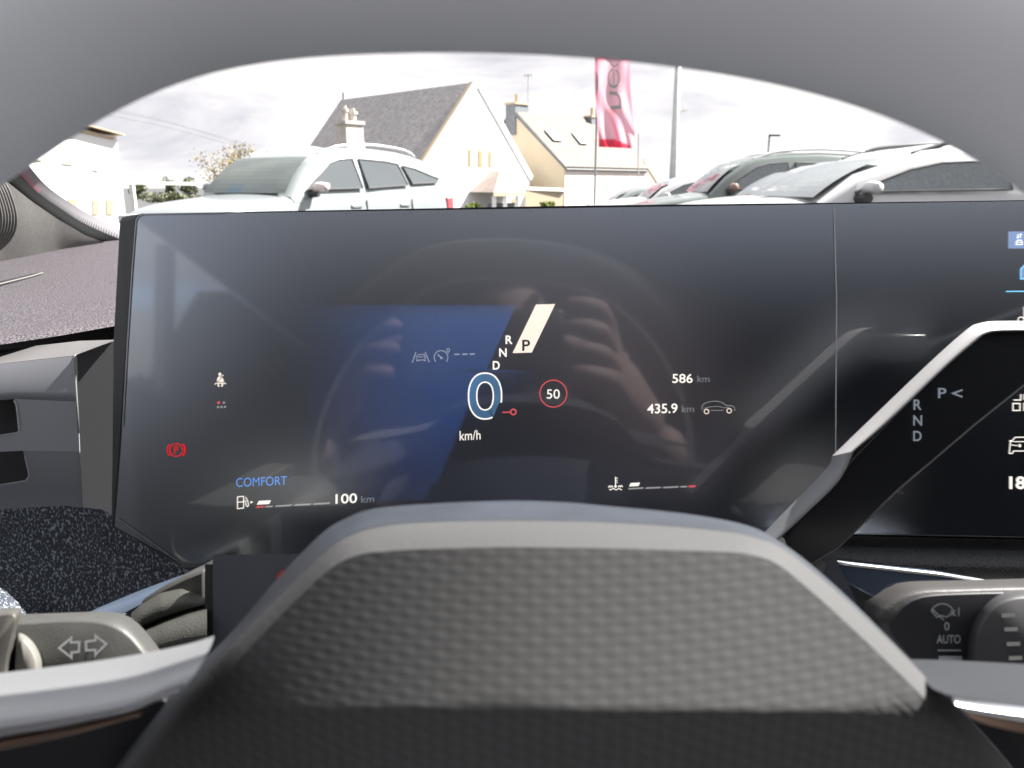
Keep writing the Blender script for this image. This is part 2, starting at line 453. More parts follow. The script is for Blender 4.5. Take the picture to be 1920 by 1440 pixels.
# --- gear readout
g = Draw(D); g.poly([(1005,571),(1041,570),(997,661),(961,662)], 0)
g.text('P', 979, 637, 994, 658, weight=.02, mi=1)
g.text('R', 948, 629, 961, 645, weight=.02, mi=2); g.text('N', 936, 653, 950, 669, weight=.02, mi=2); g.text('D', 924, 677, 937, 693, weight=.02, mi=2)
g.build('gear_readout', [E_cream, E_dark, E_white], disp)
# --- speed readout: outlined zero cut by the slanted edge
E_zero = emis('display_zero_fill', (.03,.085,.15), .95)
s = Draw(D)
def el(rx, ry, a): return (909.5 + rx*math.cos(R(a)), 742.5 - ry*math.sin(R(a)))
def ellz(rx, ry, a):                   # tall rounded zero
    c, q = math.cos(R(a)), math.sin(R(a)); e = 2/2.25
    return (909.5 + rx*math.copysign(abs(c)**e, c), 742.5 - ry*math.copysign(abs(q)**e, q))
ring_o = [ellz(31, 43, a) for a in range(-12, 298, 5)]; ring_i = [ellz(15.5, 26, a) for a in range(-12, 298, 5)]
o = s.off(); b = len(s.mb.v)
for q, e in zip(ring_o, ring_i): s.mb.v += [D(*q, o), D(*e, o)]
for i in range(len(ring_o) - 1): s.mb.f.append([b+2*i, b+2*i+1, b+2*i+3, b+2*i+2]); s.mb.m.append(1)
s.poly([ellz(31,43,298), ellz(15.5,26,298), ellz(15.5,26,323), (935,757)], 1)
s.poly([ellz(31,43,348), (935,757), ellz(15.5,26,323), ellz(15.5,26,348)], 1)
s.stroke([ellz(31, 43, a) for a in range(-14, 298, 4)], 2.6, 0)
s.stroke([ellz(15.5, 26, a) for a in range(0, 360, 6)], 2.4, 0, True)
s.text('km/h', 862, 808, 901, 826, slope=-.05, weight=.0, mi=0)
s.build('speed_readout', [E_white, E_zero], disp)
# --- key warning
k = Draw(D); k.stroke([(942,773),(957,772.6)], 2.4); k.ellipse(962.5, 772.3, 5, 5, 2.6); k.build('key_warning', E_pinkr, disp)
# --- speed limit roundel
k = Draw(D); k.ellipse(1037.5, 738, 25.2, 25.2, 2.0, mi=1, n=64); k.text('50', 1025, 730, 1049.5, 747.5, weight=.0, mi=0)
k.build('speed_limit_sign', [E_white, E_pinkr], disp)
# --- cruise and lane icons
k = Draw(D)
k.stroke([(780,660),(773,680)], 1.8); k.stroke([(797,660),(805,679)], 1.8)
k.stroke([(782,677),(781,669),(784,665),(795,664.5),(797,669),(797,676.5)], 1.5); k.stroke([(782,677.5),(786,675),(793,674.5),(797,677)], 1.5); k.stroke([(784,669.5),(795,669)], 1.2)
k.ellipse(827, 670, 12.8, 12.6, 1.6, -40, 220, n=28); k.stroke([(821,664.5),(827.5,671)], 2.0); k.ellipse(828, 671.5, 2, 2)
k.ellipse(840.4, 656.5, 2.8, 2.8, 1.4, n=18); k.stroke([(840.4,659.5),(840.4,663)], 1.4)
for x in (857, 871.5, 885.5): k.stroke([(x-5, 664.6-(x-857)*.02), (x+5, 664.2-(x-857)*.02)], 2.4)
k.build('driver_assist_icons', E_grey, disp)
# --- trip figures
k = Draw(D)
k.text('586', 1260.5, 701, 1298.5, 718, slope=-.0, weight=.008, mi=0); k.text('km', 1307.5, 704, 1330, 716, weight=-.004, mi=1)
k.text('435.9', 1213.5, 757.5, 1270, 775.5, slope=-.02, weight=.008, mi=0); k.text('km', 1278.5, 760.5, 1301, 773, slope=-.02, weight=-.004, mi=1)
k.build('trip_readout', [E_white, E_dim], disp)
k = Draw(D)
k.stroke(list((p.x, p.y) for p in spline([(1315.5,764),(1320,757),(1332,753),(1345,752.3),(1354,755),(1362,760),(1372,761),(1377,764)], 5)), 1.1)
k.stroke(list((p.x, p.y) for p in spline([(1318,766),(1330,763),(1345,762),(1358,764.5),(1366,763)], 4)), .9)
k.stroke([(1332,769.5),(1356,769.2)], 1.0); k.stroke([(1316,764),(1315,769)], .9); k.stroke([(1378,764.5),(1376,768),(1379,770)], .9)
k.ellipse(1324.5, 771.5, 4.2, 4.2, 1.5, mi=1, n=20); k.ellipse(1367, 770, 4.2, 4.2, 1.5, mi=1, n=20)
k.build('car_outline_icon', [E_grey, E_cream], disp)
# --- belt and seat icons
k = Draw(D)
k.ellipse(412.5, 701.8, 2.7, 3.2, n=20)
k.poly([(408,716.3),(407,711),(409.5,706.5),(412,705.5),(415.4,706.3)]); k.poly([(409.3,716.4),(416.6,707.4),(419.0,711),(420,716.2)])
k.stroke([(416.3,705.8),(419,703)], 1.8)
k.stroke([(403,720.8),(407,717.5)], 1.8); k.stroke([(424,720),(420,717.5)], 1.8)
k.poly([(407.5,718),(412.5,717.4),(412.3,719.3),(410.5,720.5),(412.3,725),(409.3,725)]); k.poly([(420,717.8),(412.9,717.4),(413.3,719.2),(416,720.4),(414.8,725),(417.6,725)])
k.build('seat_belt_warning', E_cream, disp)
k = Draw(D); k.ellipse(410.3, 755, 2.7, 2.7, mi=1, n=18)
for x, y in ((420,755),(409,763),(415.5,763),(422,762.8)): k.ellipse(x, y, 2.1, 2.1, mi=0, n=16)
k.build('seat_occupancy_icon', [E_grey, E_pinkr], disp)
# --- parking brake warning
k = Draw(D); k.ellipse(331, 843.5, 12, 12, 1.9, n=40)
k.ellipse(331, 843.5, 16.6, 16.6, 2.0, 140, 220, n=14); k.ellipse(331, 843.5, 16.6, 16.6, 2.6, -42, 42, n=14)
k.text('P', 327.4, 836, 335.2, 851, weight=-.005)
k.build('parking_brake_warning', E_red, disp)
# --- drive mode, fuel
k = Draw(D); k.text('COMFORT', 443, 896.5, 538, 913, slope=-.042, weight=-.005); k.build('drive_mode_readout', E_blue, disp)
k = Draw(D)
k.stroke([(445.5,931.5),(457,930.5),(457,952.5),(445.5,953.5)], 1.6, 0, True); k.stroke([(446,941.5),(457,940.8)], 1.4)
k.stroke([(458.5,938),(461,940),(461.5,947),(464,950),(466.2,948),(465.5,941),(463,936),(460.5,932)], 1.5)
k.poly([(470,939),(475,941.3),(470,944)])
k.poly([(485.5,939),(508,938),(505,944.8),(482,946)])
def bar(x0, x1, y0, y1, mi, h=3.0): k.poly([(x0+2, y0-h/2), (x1+2, y1-h/2), (x1, y1+h/2), (x0, y0+h/2)], mi)
bar(480, 494, 950.3, 949.8, 2); bar(496.5, 511, 949.8, 949.3, 1); bar(515.5, 546.5, 949, 947.2, 1); bar(551, 582.5, 947, 945.2, 1); bar(587, 617.5, 945, 943, 1)
k.text('100', 629.5, 926.5, 669.5, 944.5, slope=-.045, weight=.008, mi=0); k.text('km', 677.5, 929.5, 701.5, 942.5, slope=-.05, weight=-.004, mi=3)
k.build('fuel_gauge', [E_white, E_grey, E_pinkr, E_dim], disp)
# --- temperature gauge
k = Draw(D)
k.stroke([(1154,894),(1154,911)], 1.8); k.ellipse(1154, 912, 2.3, 2.3, n=16)
for y in (896.5, 900.5, 904.5): k.stroke([(1155,y),(1158.3,y-.2)], 1.2)
def wave(x0, x1, y): return [(x0 + (x1-x0)*i/16, y + 1.3*math.sin(i*.9)) for i in range(17)]
k.stroke(wave(1140.5,1149.5,912), 1.4); k.stroke(wave(1158.5,1167.5,911.5), 1.4); k.stroke(wave(1142,1166,917), 1.5)
k.poly([(1182.5,905.5),(1200,904.6),(1197,911),(1179.5,911.8)])
bar(1177, 1205.5, 916.3, 914.8, 1); bar(1209.5, 1238, 915, 913.8, 1); bar(1242, 1271, 914, 912.6, 1); bar(1274.5, 1287, 912.6, 912, 1); bar(1290, 1302.5, 911.8, 911.3, 2, 3.4)
k.build('temperature_gauge', [E_white, E_grey, E_pinkr], disp)
# --- centre screen icons at the right edge
E_cyan = emis('display_cyan', (.16,.55,.80), .95); E_bluebox = emis('display_blue_box', (.13,.20,.36), .95)
k = Draw(D)
k.poly([(1890,434),(1960,434),(1960,466),(1890,466)], 1)
k.stroke([(1908,439),(1908,446)], 1.6, 0); k.stroke([(1912.5,446.5),(1912.5,439.5)], 1.6, 0); k.poly([(1906,444),(1910,444),(1908,448)], 0); k.poly([(1910.8,441),(1916,441),(1913,437)], 0)
k.stroke([(1905,459),(1905,454),(1907,450.5),(1914,450.5),(1916,454),(1916,459)], 1.8, 0); k.stroke([(1905,458.6),(1916,458.6)], 1.8, 0); k.stroke([(1906.5,454.3),(1914.5,454.3)], 1.2, 0)
k.build('connection_icon', [E_white, E_bluebox], disp)
k = Draw(D); k.poly([(1914.5,522.5),(1914.5,505),(1921,498),(1950,498),(1950,522.5)], 1); k.stroke([(1945,523),(1913.5,523),(1913.5,504.5),(1921.5,496.5),(1945,496.5)], 2.4, 0); k.stroke([(1886,546.5),(1960,546)], 2.2, 0)
k.build('home_icon', [E_cyan, E_bluebox], disp)
k = Draw(D); k.ellipse(1914, 600, 5.6, 5.6, 2.0, n=24); k.stroke([(1920,598),(1920,576),(1934,572)], 2.2); k.build('music_icon', E_white, disp)
k = Draw(D)
for x, y in ((1905.5,763),(1926,763)): k.stroke([(x-6.5,y-6.5),(x+6.5,y-6.5),(x+6.5,y+6.5),(x-6.5,y+6.5)], 2.2, 0, True)
k.stroke([(1900,750),(1913.5,750),(1913.5,739)], 2.2); k.stroke([(1919.5,750),(1919.5,739)], 2.2); k.build('apps_icon', E_white, disp)
k = Draw(D)
k.stroke([(1925,819.5),(1903,820),(1899,824.5),(1894,829),(1892,850),(1898,850),(1900,845.5),(1925,845.5)], 2.0); k.stroke([(1899,828),(1925,828)], 1.6); k.stroke([(1895,834),(1907,835.5)], 1.6); k.ellipse(1911.5, 835.5, 2.6, 3.2, n=16); k.poly([(1891.5,826),(1896,825),(1897.5,828.5),(1893,828)])
k.build('vehicle_icon', E_white, disp)
k = Draw(D); k.text('18', 1892, 893, 1922, 917, weight=.03); k.build('temperature_readout', E_white, disp)
# dust specks and lint on the glass
k = Draw(D, .0008)
for i in range(90):
    x = random.uniform(260, 1900); y = random.uniform(410, 930); r_ = random.choice((.35,.4,.5,.8)); k.ellipse(x, y, r_*1.3, r_, n=6)
for i in range(26):
    x = random.uniform(560, 1900); y = 402 - (x-257)*.0143 + random.uniform(2, 7); k.stroke([(x,y),(x+random.uniform(-4,4), y+random.uniform(-2,3)),(x+random.uniform(-3,5), y+random.uniform(1,5))], .7)
k.build('dust_specks', mat('dust', (.20,.20,.20), .9), disp)['kind'] = 'stuff'

# ================================================================ OWN CAR: steering wheel
W0 = K(870, 99, 0.14); WT = R(11)
WN = (-FWD * math.cos(WT) + UPV * math.sin(WT)).normalized()
WV = (UPV * math.cos(WT) + FWD * math.sin(WT)).normalized()
wheel = thing('steering_wheel', W0 - WV * .15 , 'dark grey leather steering wheel with quilted hub pad and silver spokes', 'steering wheel')
vis = [(0,335),(60,285),(150,237),(230,185),(330,145),(430,122),(550,108),(700,101),(850,99),(1000,103),(1115,110),(1280,127),(1400,146),(1500,165),(1600,192),(1700,225),(1780,260),(1850,300),(1920,345)]
RIM_R = .0165
inner = []
for x, y in vis:
    q = PL(x, y, W0, WN) - W0; inner.append((q.x, q.dot(WV)))
extra = [(.122,-.052),(.148,-.10),(.158,-.155),(.145,-.22),(.095,-.27),(0,-.285),(-.095,-.27),(-.145,-.22),(-.158,-.155),(-.142,-.10),(-.112,-.052)]
loop = spline([(x, y) for x, y in inner + extra], 5, closed=True)
NL = len(loop); ctr = []
for i, p in enumerate(loop):
    t = (loop[(i+1) % NL] - loop[i-1]).normalized(); nrm = Vector((-t.y, t.x, 0))
    if nrm.dot(p - Vector((0, -.14, 0))) < 0: nrm = -nrm
    ctr.append(p + nrm * (RIM_R + .0030))
ctr = resample([tuple(p) for p in ctr + [ctr[0]]], 241)[:-1]; NL = len(ctr)
for _ in range(10): ctr = [(ctr[i-1] + ctr[i]*2 + ctr[(i+1) % NL]) / 4 for i in range(NL)]
NS = 28; v = []; f_ = []
for i, p in enumerate(ctr):
    t = (ctr[(i+1) % NL] - ctr[i-1]).normalized(); nrm = Vector((-t.y, t.x, 0))
    for j in range(NS):
        a = 2*math.pi*j/NS
        q = p + nrm * (math.cos(a) * RIM_R)
        v.append(W0 + RGT*q.x + WV*q.y + WN*(math.sin(a) * RIM_R * .95))
for i in range(NL):
    for j in range(NS):
        f_.append([i*NS+j, i*NS+(j+1)%NS, ((i+1)%NL)*NS+(j+1)%NS, ((i+1)%NL)*NS+j])
rim = meshobj('rim', v, f_, None, wheel, True, mats=[M_leather, mat('rim_back_darkened', (.010,.010,.011), .7, spec=.2)], fmat=[1 if (math.sin(2*math.pi*(j+.5)/NS) < -.12 and math.cos(2*math.pi*(j+.5)/NS) > -.70) or math.sin(2*math.pi*(j+.5)/NS) < -.55 else 0 for i in range(NL) for j in range(NS)])  # far side blackened so its mirror image in the screen stays faint

def hub_d(px, py):
    if py < 1335: d = .160 - (py - 1035) * (.0104/315)
    else:
        d = .160 - 300 * (.0104/315); d += (py - 1335) * .00004
        if py < 1375: d -= (1 - abs(py - 1355)/20) * .0 
    return d + (.019 if px < 1050 else .011) * ((px - 1050) / 750) ** 2
row0 = [(150,1500),(330,1290),(430,1190),(520,1085),(600,1003),(645,974),(700,954),(800,945),(950,939),(1060,942),(1130,948),(1240,958),(1330,970),(1400,985),(1445,1005),(1510,1050),(1600,1130),(1720,1250),(1830,1360),(1950,1500)]
row1 = [(172,1500),(345,1300),(440,1200),(530,1110),(600,1042),(650,1006),(710,987),(800,978),(950,975),(1060,976),(1130,978),(1250,985),(1370,997),(1420,1008),(1462,1024),(1515,1062),(1602,1137),(1722,1255),(1832,1365),(1948,1500)]
row2 = [(214,1500),(380,1318),(470,1213),(556,1124),(623,1064),(674,1040),(732,1033),(810,1029),(950,1026),(1060,1027),(1130,1028),(1250,1031),(1378,1036),(1424,1044),(1458,1058),(1502,1092),(1587,1168),(1703,1279),(1808,1387),(1918,1500)]
NC = 90
def srow(r_): return [(p.x, p.y) for p in resample([(p.x, p.y) for p in spline(r_, 8)], NC)]
def srow_idx(r_):                      # same parameter on every row, so the rows stay matched
    s_ = spline(r_, 8); n_ = len(s_) - 1
    return [(s_[round(i*n_/(NC-1))].x, s_[round(i*n_/(NC-1))].y) for i in range(NC)]
r0, r1, r2 = srow_idx(row0), srow_idx(row1), srow_idx(row2)
def lerp2(a, b, t): return [(p[0] + (q[0]-p[0])*t, p[1] + (q[1]-p[1])*t) for p, q in zip(a, b)]
# satin trim behind the pad
rows = []
for t, dd in ((0, .034), (.0, .030), (.35, .024), (.75, .016), (1.0, .0125)):
    q = lerp2(r0, r1, t); rows.append([K(x, y, hub_d(x, max(y, 1000)) + dd) for x, y in q])
rows[0] = [K(x, y + 3, hub_d(x, max(y, 1000)) + .05) for x, y in r0]
flip_to_cam(rows_mesh('hub_upper_trim', rows, M_trimtop, wheel))
# smooth leather edge of the pad
rows = []
for t, dd in ((0, .0130), (.12, .0095), (.35, .0055), (.7, .0022), (1.0, .0004)):
    q = lerp2(r1, r2, t); rows.append([K(x, y, hub_d(x, max(y, 1000)) + dd) for x, y in q])
flip_to_cam(rows_mesh('hub_pad_edge', rows, M_band, wheel))
# quilted face
bot = [(214 + (1918-214)*i/(NC-1), 1500) for i in range(NC)]
rows = []
NR = 44
for k_ in range(NR + 1):
    t = k_ / NR; q = lerp2(r2, bot, t); rows.append([K(x, y, hub_d(x, y) + .0004) for x, y in q])
flip_to_cam(rows_mesh('hub_pad', rows, M_quilt, wheel))

def strip(name, rws, mat_, parent, n=30, sub=6):
    rows = []
    for r_ in rws:
        d = r_[0]; s_ = spline(r_[1], sub); n_ = len(s_) - 1
        q_ = resample([(p.x, p.y) for p in s_], n); rows.append([K(p.x, p.y, d) for p in q_])
    return flip_to_cam(rows_mesh(name, rows, mat_, parent))
sp = strip('spoke', [(.178, [(-120,1276),(100,1250),(240,1230),(350,1208),(402,1192)]), (.166, [(-120,1292),(100,1266),(240,1246),(345,1222),(398,1206)]), (.157, [(-120,1312),(100,1286),(240,1264),(340,1236),(392,1219)]), (.150, [(-120,1334),(100,1308),(240,1284),(332,1252),(384,1234)]),
      (.1455, [(-120,1356),(100,1328),(238,1303),(322,1270),(374,1251)]), (.1432, [(-120,1376),(100,1344),(236,1319),(312,1288),(360,1270)]), (.1428, [(-120,1390),(100,1354),(235,1329),(302,1301),(345,1287)]), (.1440, [(-120,1399),(100,1360),(235,1334),(296,1309),(332,1298)]), (.1480, [(-120,1403),(100,1364),(235,1337),(290,1316),(322,1306)])], M_silver, wheel, n=60)
strip('spoke_lower_trim', [(.1500, [(-120,1406),(100,1365),(235,1337),(285,1321)]), (.1475, [(-120,1424),(100,1380),(230,1347),(270,1336)]), (.152, [(-120,1430),(100,1386),(225,1352),(262,1343)])], M_bronze, wheel)
mb = MB(); mb.prism([K(x, y, .196) for x, y in [(-200,1400),(120,1365),(300,1310),(330,1330),(240,1440),(150,1600),(-200,1600)]], FWD*.02); mb.build('spoke_back', M_black, wheel)
sp = strip('spoke', [(.192, [(1700,1236),(1780,1238),(1900,1244),(2050,1252)]), (.181, [(1712,1252),(1790,1258),(1900,1266),(2050,1276)]), (.170, [(1730,1275),(1800,1283),(1920,1294),(2050,1304)]), (.160, [(1750,1292),(1808,1303),(1920,1316),(2050,1330)]), (.153, [(1775,1302),(1812,1310),(1920,1324),(2050,1339)])], mat('spoke_grey', (.020,.022,.026), .6, spec=.25), wheel)
strip('spoke_highlight_trim', [(.1525, [(1786,1306),(1810,1311),(1920,1325),(2050,1341)]), (.1495, [(1788,1315),(1812,1321),(1920,1337),(2050,1354)]), (.1485, [(1795,1322),(1818,1330),(1920,1347),(2050,1365)]), (.150, [(1800,1326),(1822,1335),(1920,1353),(2050,1371)])], mat('chrome_silver', (.8,.8,.8), .22, metal=1), wheel)
strip('spoke_lower_trim', [(.151, [(1800,1330),(1830,1340),(1920,1357),(2050,1376)]), (.152, [(1820,1345),(1850,1358),(1920,1374),(2050,1395)])], M_bronze, wheel)
mb = MB(); mb.prism([K(x, y, .196) for x, y in [(1740,1290),(2100,1340),(2100,1600),(1960,1600),(1850,1440),(1780,1340)]], FWD*.02); mb.build('spoke_back', M_black, wheel)

# ================================================================ OWN CAR: gear selector
def pillow(name, outer, inner_, d0, d1, mat_, parent, depth=.02, n=60, mid=None, closed=True):
    def cl(p):
        s_ = [(q.x, q.y) for q in spline(p, 6, closed=True)]; s_.append(s_[0])
        s_ = resample(s_, n + 1)[:-1]; return [(q.x, q.y) for q in s_]
    A, B = cl(outer), cl(inner_)
    # align start of B with A
    k0 = min(range(n), key=lambda i: (B[i][0]-A[0][0])**2 + (B[i][1]-A[0][1])**2); B = B[k0:] + B[:k0]
    rows = [[K(x, y, d0 + depth) for x, y in A], [K(x, y, d0) for x, y in A]]
    for t in (.25, .5, .8): rows.append([K(x, y, d0 + (d1-d0)*math.sin(t*math.pi/2)) for x, y in lerp2(A, B, t)])
    rows.append([K(x, y, d1) for x, y in B])
    v = [p for r_ in rows for p in r_]; f_ = []
    for i in range(len(rows)-1):
        for j in range(n): f_.append([i*n+j, i*n+(j+1)%n, (i+1)*n+(j+1)%n, (i+1)*n+j])
    b = (len(rows)-1)*n; c = sum(rows[-1], Vector())/n; v.append(c)
    f_ = f_ + [[b+j, b+(j+1)%n, len(v)-1] for j in range(n)]
    o = flip_to_cam(meshobj(name, v, f_, mat_, parent, True))
    return o
gear = thing('gear_selector', K(1500,1060,.345), 'dark gear selector paddle with silver edge and P R N D lettering', 'gear lever')
GD = .335
gl_pts = [(1470,1005),(1545,915),(1602,850),(1812,636),(1832,622),(1858,616),(2010,616),(2010,660),(1925,724),(1830,800),(1690,920),(1575,1030),(1500,1075)]
mb = MB(); mb.prism([K(x, y, GD) for x, y in gl_pts], FWD*.012); mb.build('paddle', mat('paddle_black', (.014,.015,.017), .22), gear, bevel=.0015)
# silver edge: lofted strip with rounded section
S_out = [(1412,1020),(1470,960),(1548,880),(1560,855),(1640,778),(1750,673),(1815,616),(1838,606),(1862,602.5),(1930,602),(2010,602)]
S_in  = [(1452,1018),(1505,968),(1572,902),(1600,846),(1665,790),(1770,690),(1828,640),(1848,626),(1872,621),(1930,620),(2010,620)]
def edge_rows(a_, b_):
    return [(GD + dd, [(p[0]+(q[0]-p[0])*t, p[1]+(q[1]-p[1])*t) for p, q in zip(a_, b_)]) for t, dd in ((0, .010), (0, .004), (.10, .001), (.55, -.003), (.86, -.0055), (.93,-.0055), (1.0, -.0035), (1.04, .004))]
strip('silver_edge', edge_rows(S_out[3:], S_in[3:]), mat('selector_silver', (.50,.49,.49), .42, metal=.1), gear, n=60, sub=8)
strip('shaded_neck', edge_rows(S_out[:4], S_in[:4]), mat('selector_neck_shade', (.20,.205,.215), .45), gear, n=24, sub=8)  # lower end of the silver edge, its shade painted as darker grey
k = Draw(lambda x, y, o: K(x, y, GD - .0002 - o), .0004)
k.text('P', 1759, 727.5, 1774.5, 746.5, weight=.012); k.stroke([(1805,731),(1787,737.5),(1805,744.5)], 3.0)
k.text('R', 1713, 749, 1728, 768.5, weight=.012); k.text('N', 1712.5, 778.5, 1729, 798, weight=.012); k.text('D', 1712.5, 808, 1728, 827, weight=.012)
k.build('gear_lettering', emis('glow_grey', (.21,.24,.28), .95), gear)  # letters given a faint grey glow
mb = MB(); mb.tube([K(1525,1050,.347), K(1500,1090,.343), K(1470,1140,.335)], .006, 14); mb.build('stem', M_black, gear, smooth=True)

# ================================================================ OWN CAR: indicator stalk (left)
ind = thing('indicator_stalk', K(150,1240,.27), 'olive grey indicator stalk printed with two white outlined arrows, left of the steering wheel', 'stalk')
pillow('stalk_paddle', [(-80,1158),(38,1152),(120,1149),(205,1147),(245,1158),(275,1186),(302,1222),(325,1262),(330,1330),(-80,1330)],
       [(-60,1178),(38,1173),(120,1168),(180,1170),(222,1184),(252,1210),(272,1240),(285,1270),(290,1320),(-60,1322)], .272, .258, M_stalk, ind, .03)
pillow('stalk_button', [(22,1262),(26,1210),(34,1186),(48,1190),(66,1207),(78,1232),(80,1258),(70,1300),(20,1300)], [(30,1258),(33,1220),(40,1202),(52,1212),(63,1235),(66,1258),(60,1280),(30,1280)], .259, .250, mat('button_light', (.15,.145,.13), .5), ind, .004)
pillow('stalk_end', [(-80,1150),(0,1142),(32,1140),(39,1144),(30,1190),(18,1250),(14,1320),(-80,1320)], [(-70,1165),(0,1156),(24,1154),(27,1164),(18,1200),(8,1250),(4,1310),(-70,1310)], .252, .246, mat('stalk_end_plastic', (.055,.052,.047), .5), ind, .02)
k = Draw(lambda x, y, o: K(x, y, .2575 - o), .0004)
k.stroke([(111,1215),(133,1196.5),(133,1204.5),(148.5,1204),(148,1222),(134,1223.5),(134,1233)], 4.2, 0, True)
k.stroke([(199,1207),(179,1192),(179,1200.5),(161,1203),(161.5,1219.5),(179,1218.5),(179,1228)], 4.2, 0, True)
k.build('arrow_print', M_printw, ind)

# ================================================================ OWN CAR: wiper stalk (right)
wip = thing('wiper_stalk', K(1800,1200,.28), 'dark wiper stalk printed AUTO, with a ring of white bars', 'stalk')
pillow('stalk_paddle', [(1618,1150),(1640,1118),(1668,1100),(1700,1091),(1800,1088),(1920,1085),(2100,1083),(2100,1360),(1800,1360),(1700,1260)],
       [(1650,1170),(1672,1140),(1698,1122),(1735,1112),(1810,1109),(1920,1106),(2070,1105),(2070,1340),(1820,1340),(1730,1260)], .292, .274, mat('wiper_plastic', (.036,.034,.033), .5, bump=(1400,.3,.0004)), wip, .03)
pillow('face_shade_sheet', [(1668,1185),(1682,1148),(1706,1126),(1740,1116),(1815,1112),(1920,1110),(2070,1108),(2070,1345),(1815,1345),(1740,1270)],
       [(1672,1186),(1686,1151),(1709,1129),(1742,1119),(1815,1115),(1920,1113),(2066,1111),(2066,1342),(1816,1342),(1742,1266)], .2736, .2732, mat('wiper_face_shade', (.020,.021,.025), .5), wip, .003)  # shade on the stalk face, laid on as a darker sheet
pillow('rotary_ring', [(1812,1250),(1815,1190),(1828,1155),(1850,1128),(1880,1110),(1930,1104),(2080,1100),(2080,1350),(1815,1350)],
       [(1832,1250),(1836,1195),(1848,1165),(1866,1143),(1890,1128),(1935,1122),(2060,1120),(2060,1335),(1835,1335)], .275, .264, mat('ring_plastic', (.045,.045,.047), .5), wip, .004)
k = Draw(lambda x, y, o: K(x, y, .2635 - o), .0004)
for x, y in ((1890.5,1154),(1895.5,1180),(1900,1207.5),(1904,1234)): k.poly([(x-12.5,y-3.6),(x+12.5,y-4.2),(x+13,y+3.2),(x-12,y+4)])
k.build('bar_print', mat('bar_white', (.42,.42,.40), .6), wip)
k = Draw(lambda x, y, o: K(x, y, .2728 - o), .0004)
k.ellipse(1767, 1158, 24, 26, 2.2, 30, 150, n=18); k.stroke([(1746,1145),(1757,1158)], 2.0); k.stroke([(1748,1142),(1770,1163)], 2.2); k.stroke([(1757,1158),(1764,1154),(1776,1157)], 1.8); k.stroke([(1776,1157),(1786,1146)], 1.8)
k.text('x1', 1782, 1139, 1799, 1155, weight=.005)
k.text('0', 1770.5, 1166.5, 1780, 1182, weight=.005); k.text('AUTO', 1756.5, 1190.5, 1801, 1206.5, weight=.005)
k.stroke([(1758,1219.5),(1802,1219.5)], 2.6); k.poly([(1760,1230),(1804,1230),(1804,1240),(1760,1240)])
k.build('wiper_print', M_print, wip)

# ================================================================ OWN CAR: dashboard
dash = thing('dashboard', (-.3, .6, .9), 'grained grey dashboard with satin air vent and tweed panel, left of the screen', 'dashboard')
ZT = 1.06
near = [HZ(-260,668,ZT), HZ(0,637,ZT), HZ(110,621,ZT), HZ(215,603,ZT), HZ(330,585,ZT)]
near = near + [Vector((x, near[-1].y + .0, ZT)) for x in (-.05, .3, .8, 1.3)]
far = [Vector((p.x - .25 if i == 0 else p.x*1.0 - .1, 1.5, ZT + .005)) for i, p in enumerate(near)]
far[0].x = -1.1
rows = []
for t, dz in ((0, -.003), (.006, -.0008), (.02, 0), (.25, 0), (.5, .002), (.8, .002), (1, 0)):
    rows.append([a.lerp(b_, t) + Vector((0, 0, dz)) for a, b_ in zip(near, far)])
flip_to_cam(rows_mesh('top_pad', rows, M_dash, dash))
# slit in the pad, with its lit lip painted paler
mb = MB()
sl = [HZ(-60,541,ZT+.004), HZ(0,527,ZT+.004), HZ(60,513,ZT+.004), HZ(83,510,ZT+.004), HZ(60,516.5,ZT+.004), HZ(0,531.5,ZT+.004), HZ(-60,547,ZT+.004)]
mb.poly(sl); flip_to_cam(mb.build('defroster_slit', M_black, dash))
mb = MB(); mb.tube([HZ(-60,547.5,ZT+.004), HZ(0,532.5,ZT+.004), HZ(60,517.5,ZT+.004), HZ(80,511.5,ZT+.004)], .0007, 6); mb.build('slit_lip', mat('slit_lip', (.14,.135,.125), .6), dash)
# black sheet set in as the shadow gap under the pad
mb = MB(); mb.poly([K(x, y, .62) for x, y in [(-500,586),(420,586),(420,1150),(-500,1150)]]); flip_to_cam(mb.build('shadow_gap_sheet', M_black, dash))

vent = []
VD = .465
vt = MB()                              # vent fascia
def vp(pts, d=VD, th=.0008): vt.prism([K(x, y, d + (.00010*(y-846) if y > 846 else 0)) for x, y in pts], FWD*th)
top_hl = MB()
rows = [[K(x, y, d) for x, y in r_] for d, r_ in ((.507, [(-200,683),(0,656),(70,648),(150,639),(214,637)]), (.485, [(-200,705),(0,676),(70,668),(132,661),(213,638)]), (.469, [(-200,713),(0,682),(70,674),(138,667),(213,639)]))]
flip_to_cam(rows_mesh('vent_top', rows, mat('vent_top_satin', (.125,.12,.12), .45, metal=.2), dash))
vtop = [(p.x, p.y) for p in resample([(-200,713),(0,682.5),(70,674.5),(139,667.5)], 24)]; vbot = [(p.x, p.y) for p in resample([(-200,762),(0,750),(27,748),(144.5,753)], 24)]
rows = [[K(x, y, VD + .0038*(1-t)**2) for x, y in lerp2(vtop, vbot, t)] for t in (0, .08, .2, .35, .5, .65, .8, 1)]
rows.append([p + FWD*.004 for p in rows[-1]])
flip_to_cam(rows_mesh('vent_fascia_upper', rows, M_vent, dash))
vp([(27,748),(144.5,753),(148,820),(149,846),(43,845),(34,808),(31,775)])
vp([(-200,832),(0,815),(26,812),(34,808),(43,845),(0,847),(-200,856)])
vp([(43,845),(149,846),(158,990),(-200,1012),(-200,925),(0,908),(46,902),(54,893),(50,870)])
flip_to_cam(vt.build('vent_fascia', M_vent, dash))
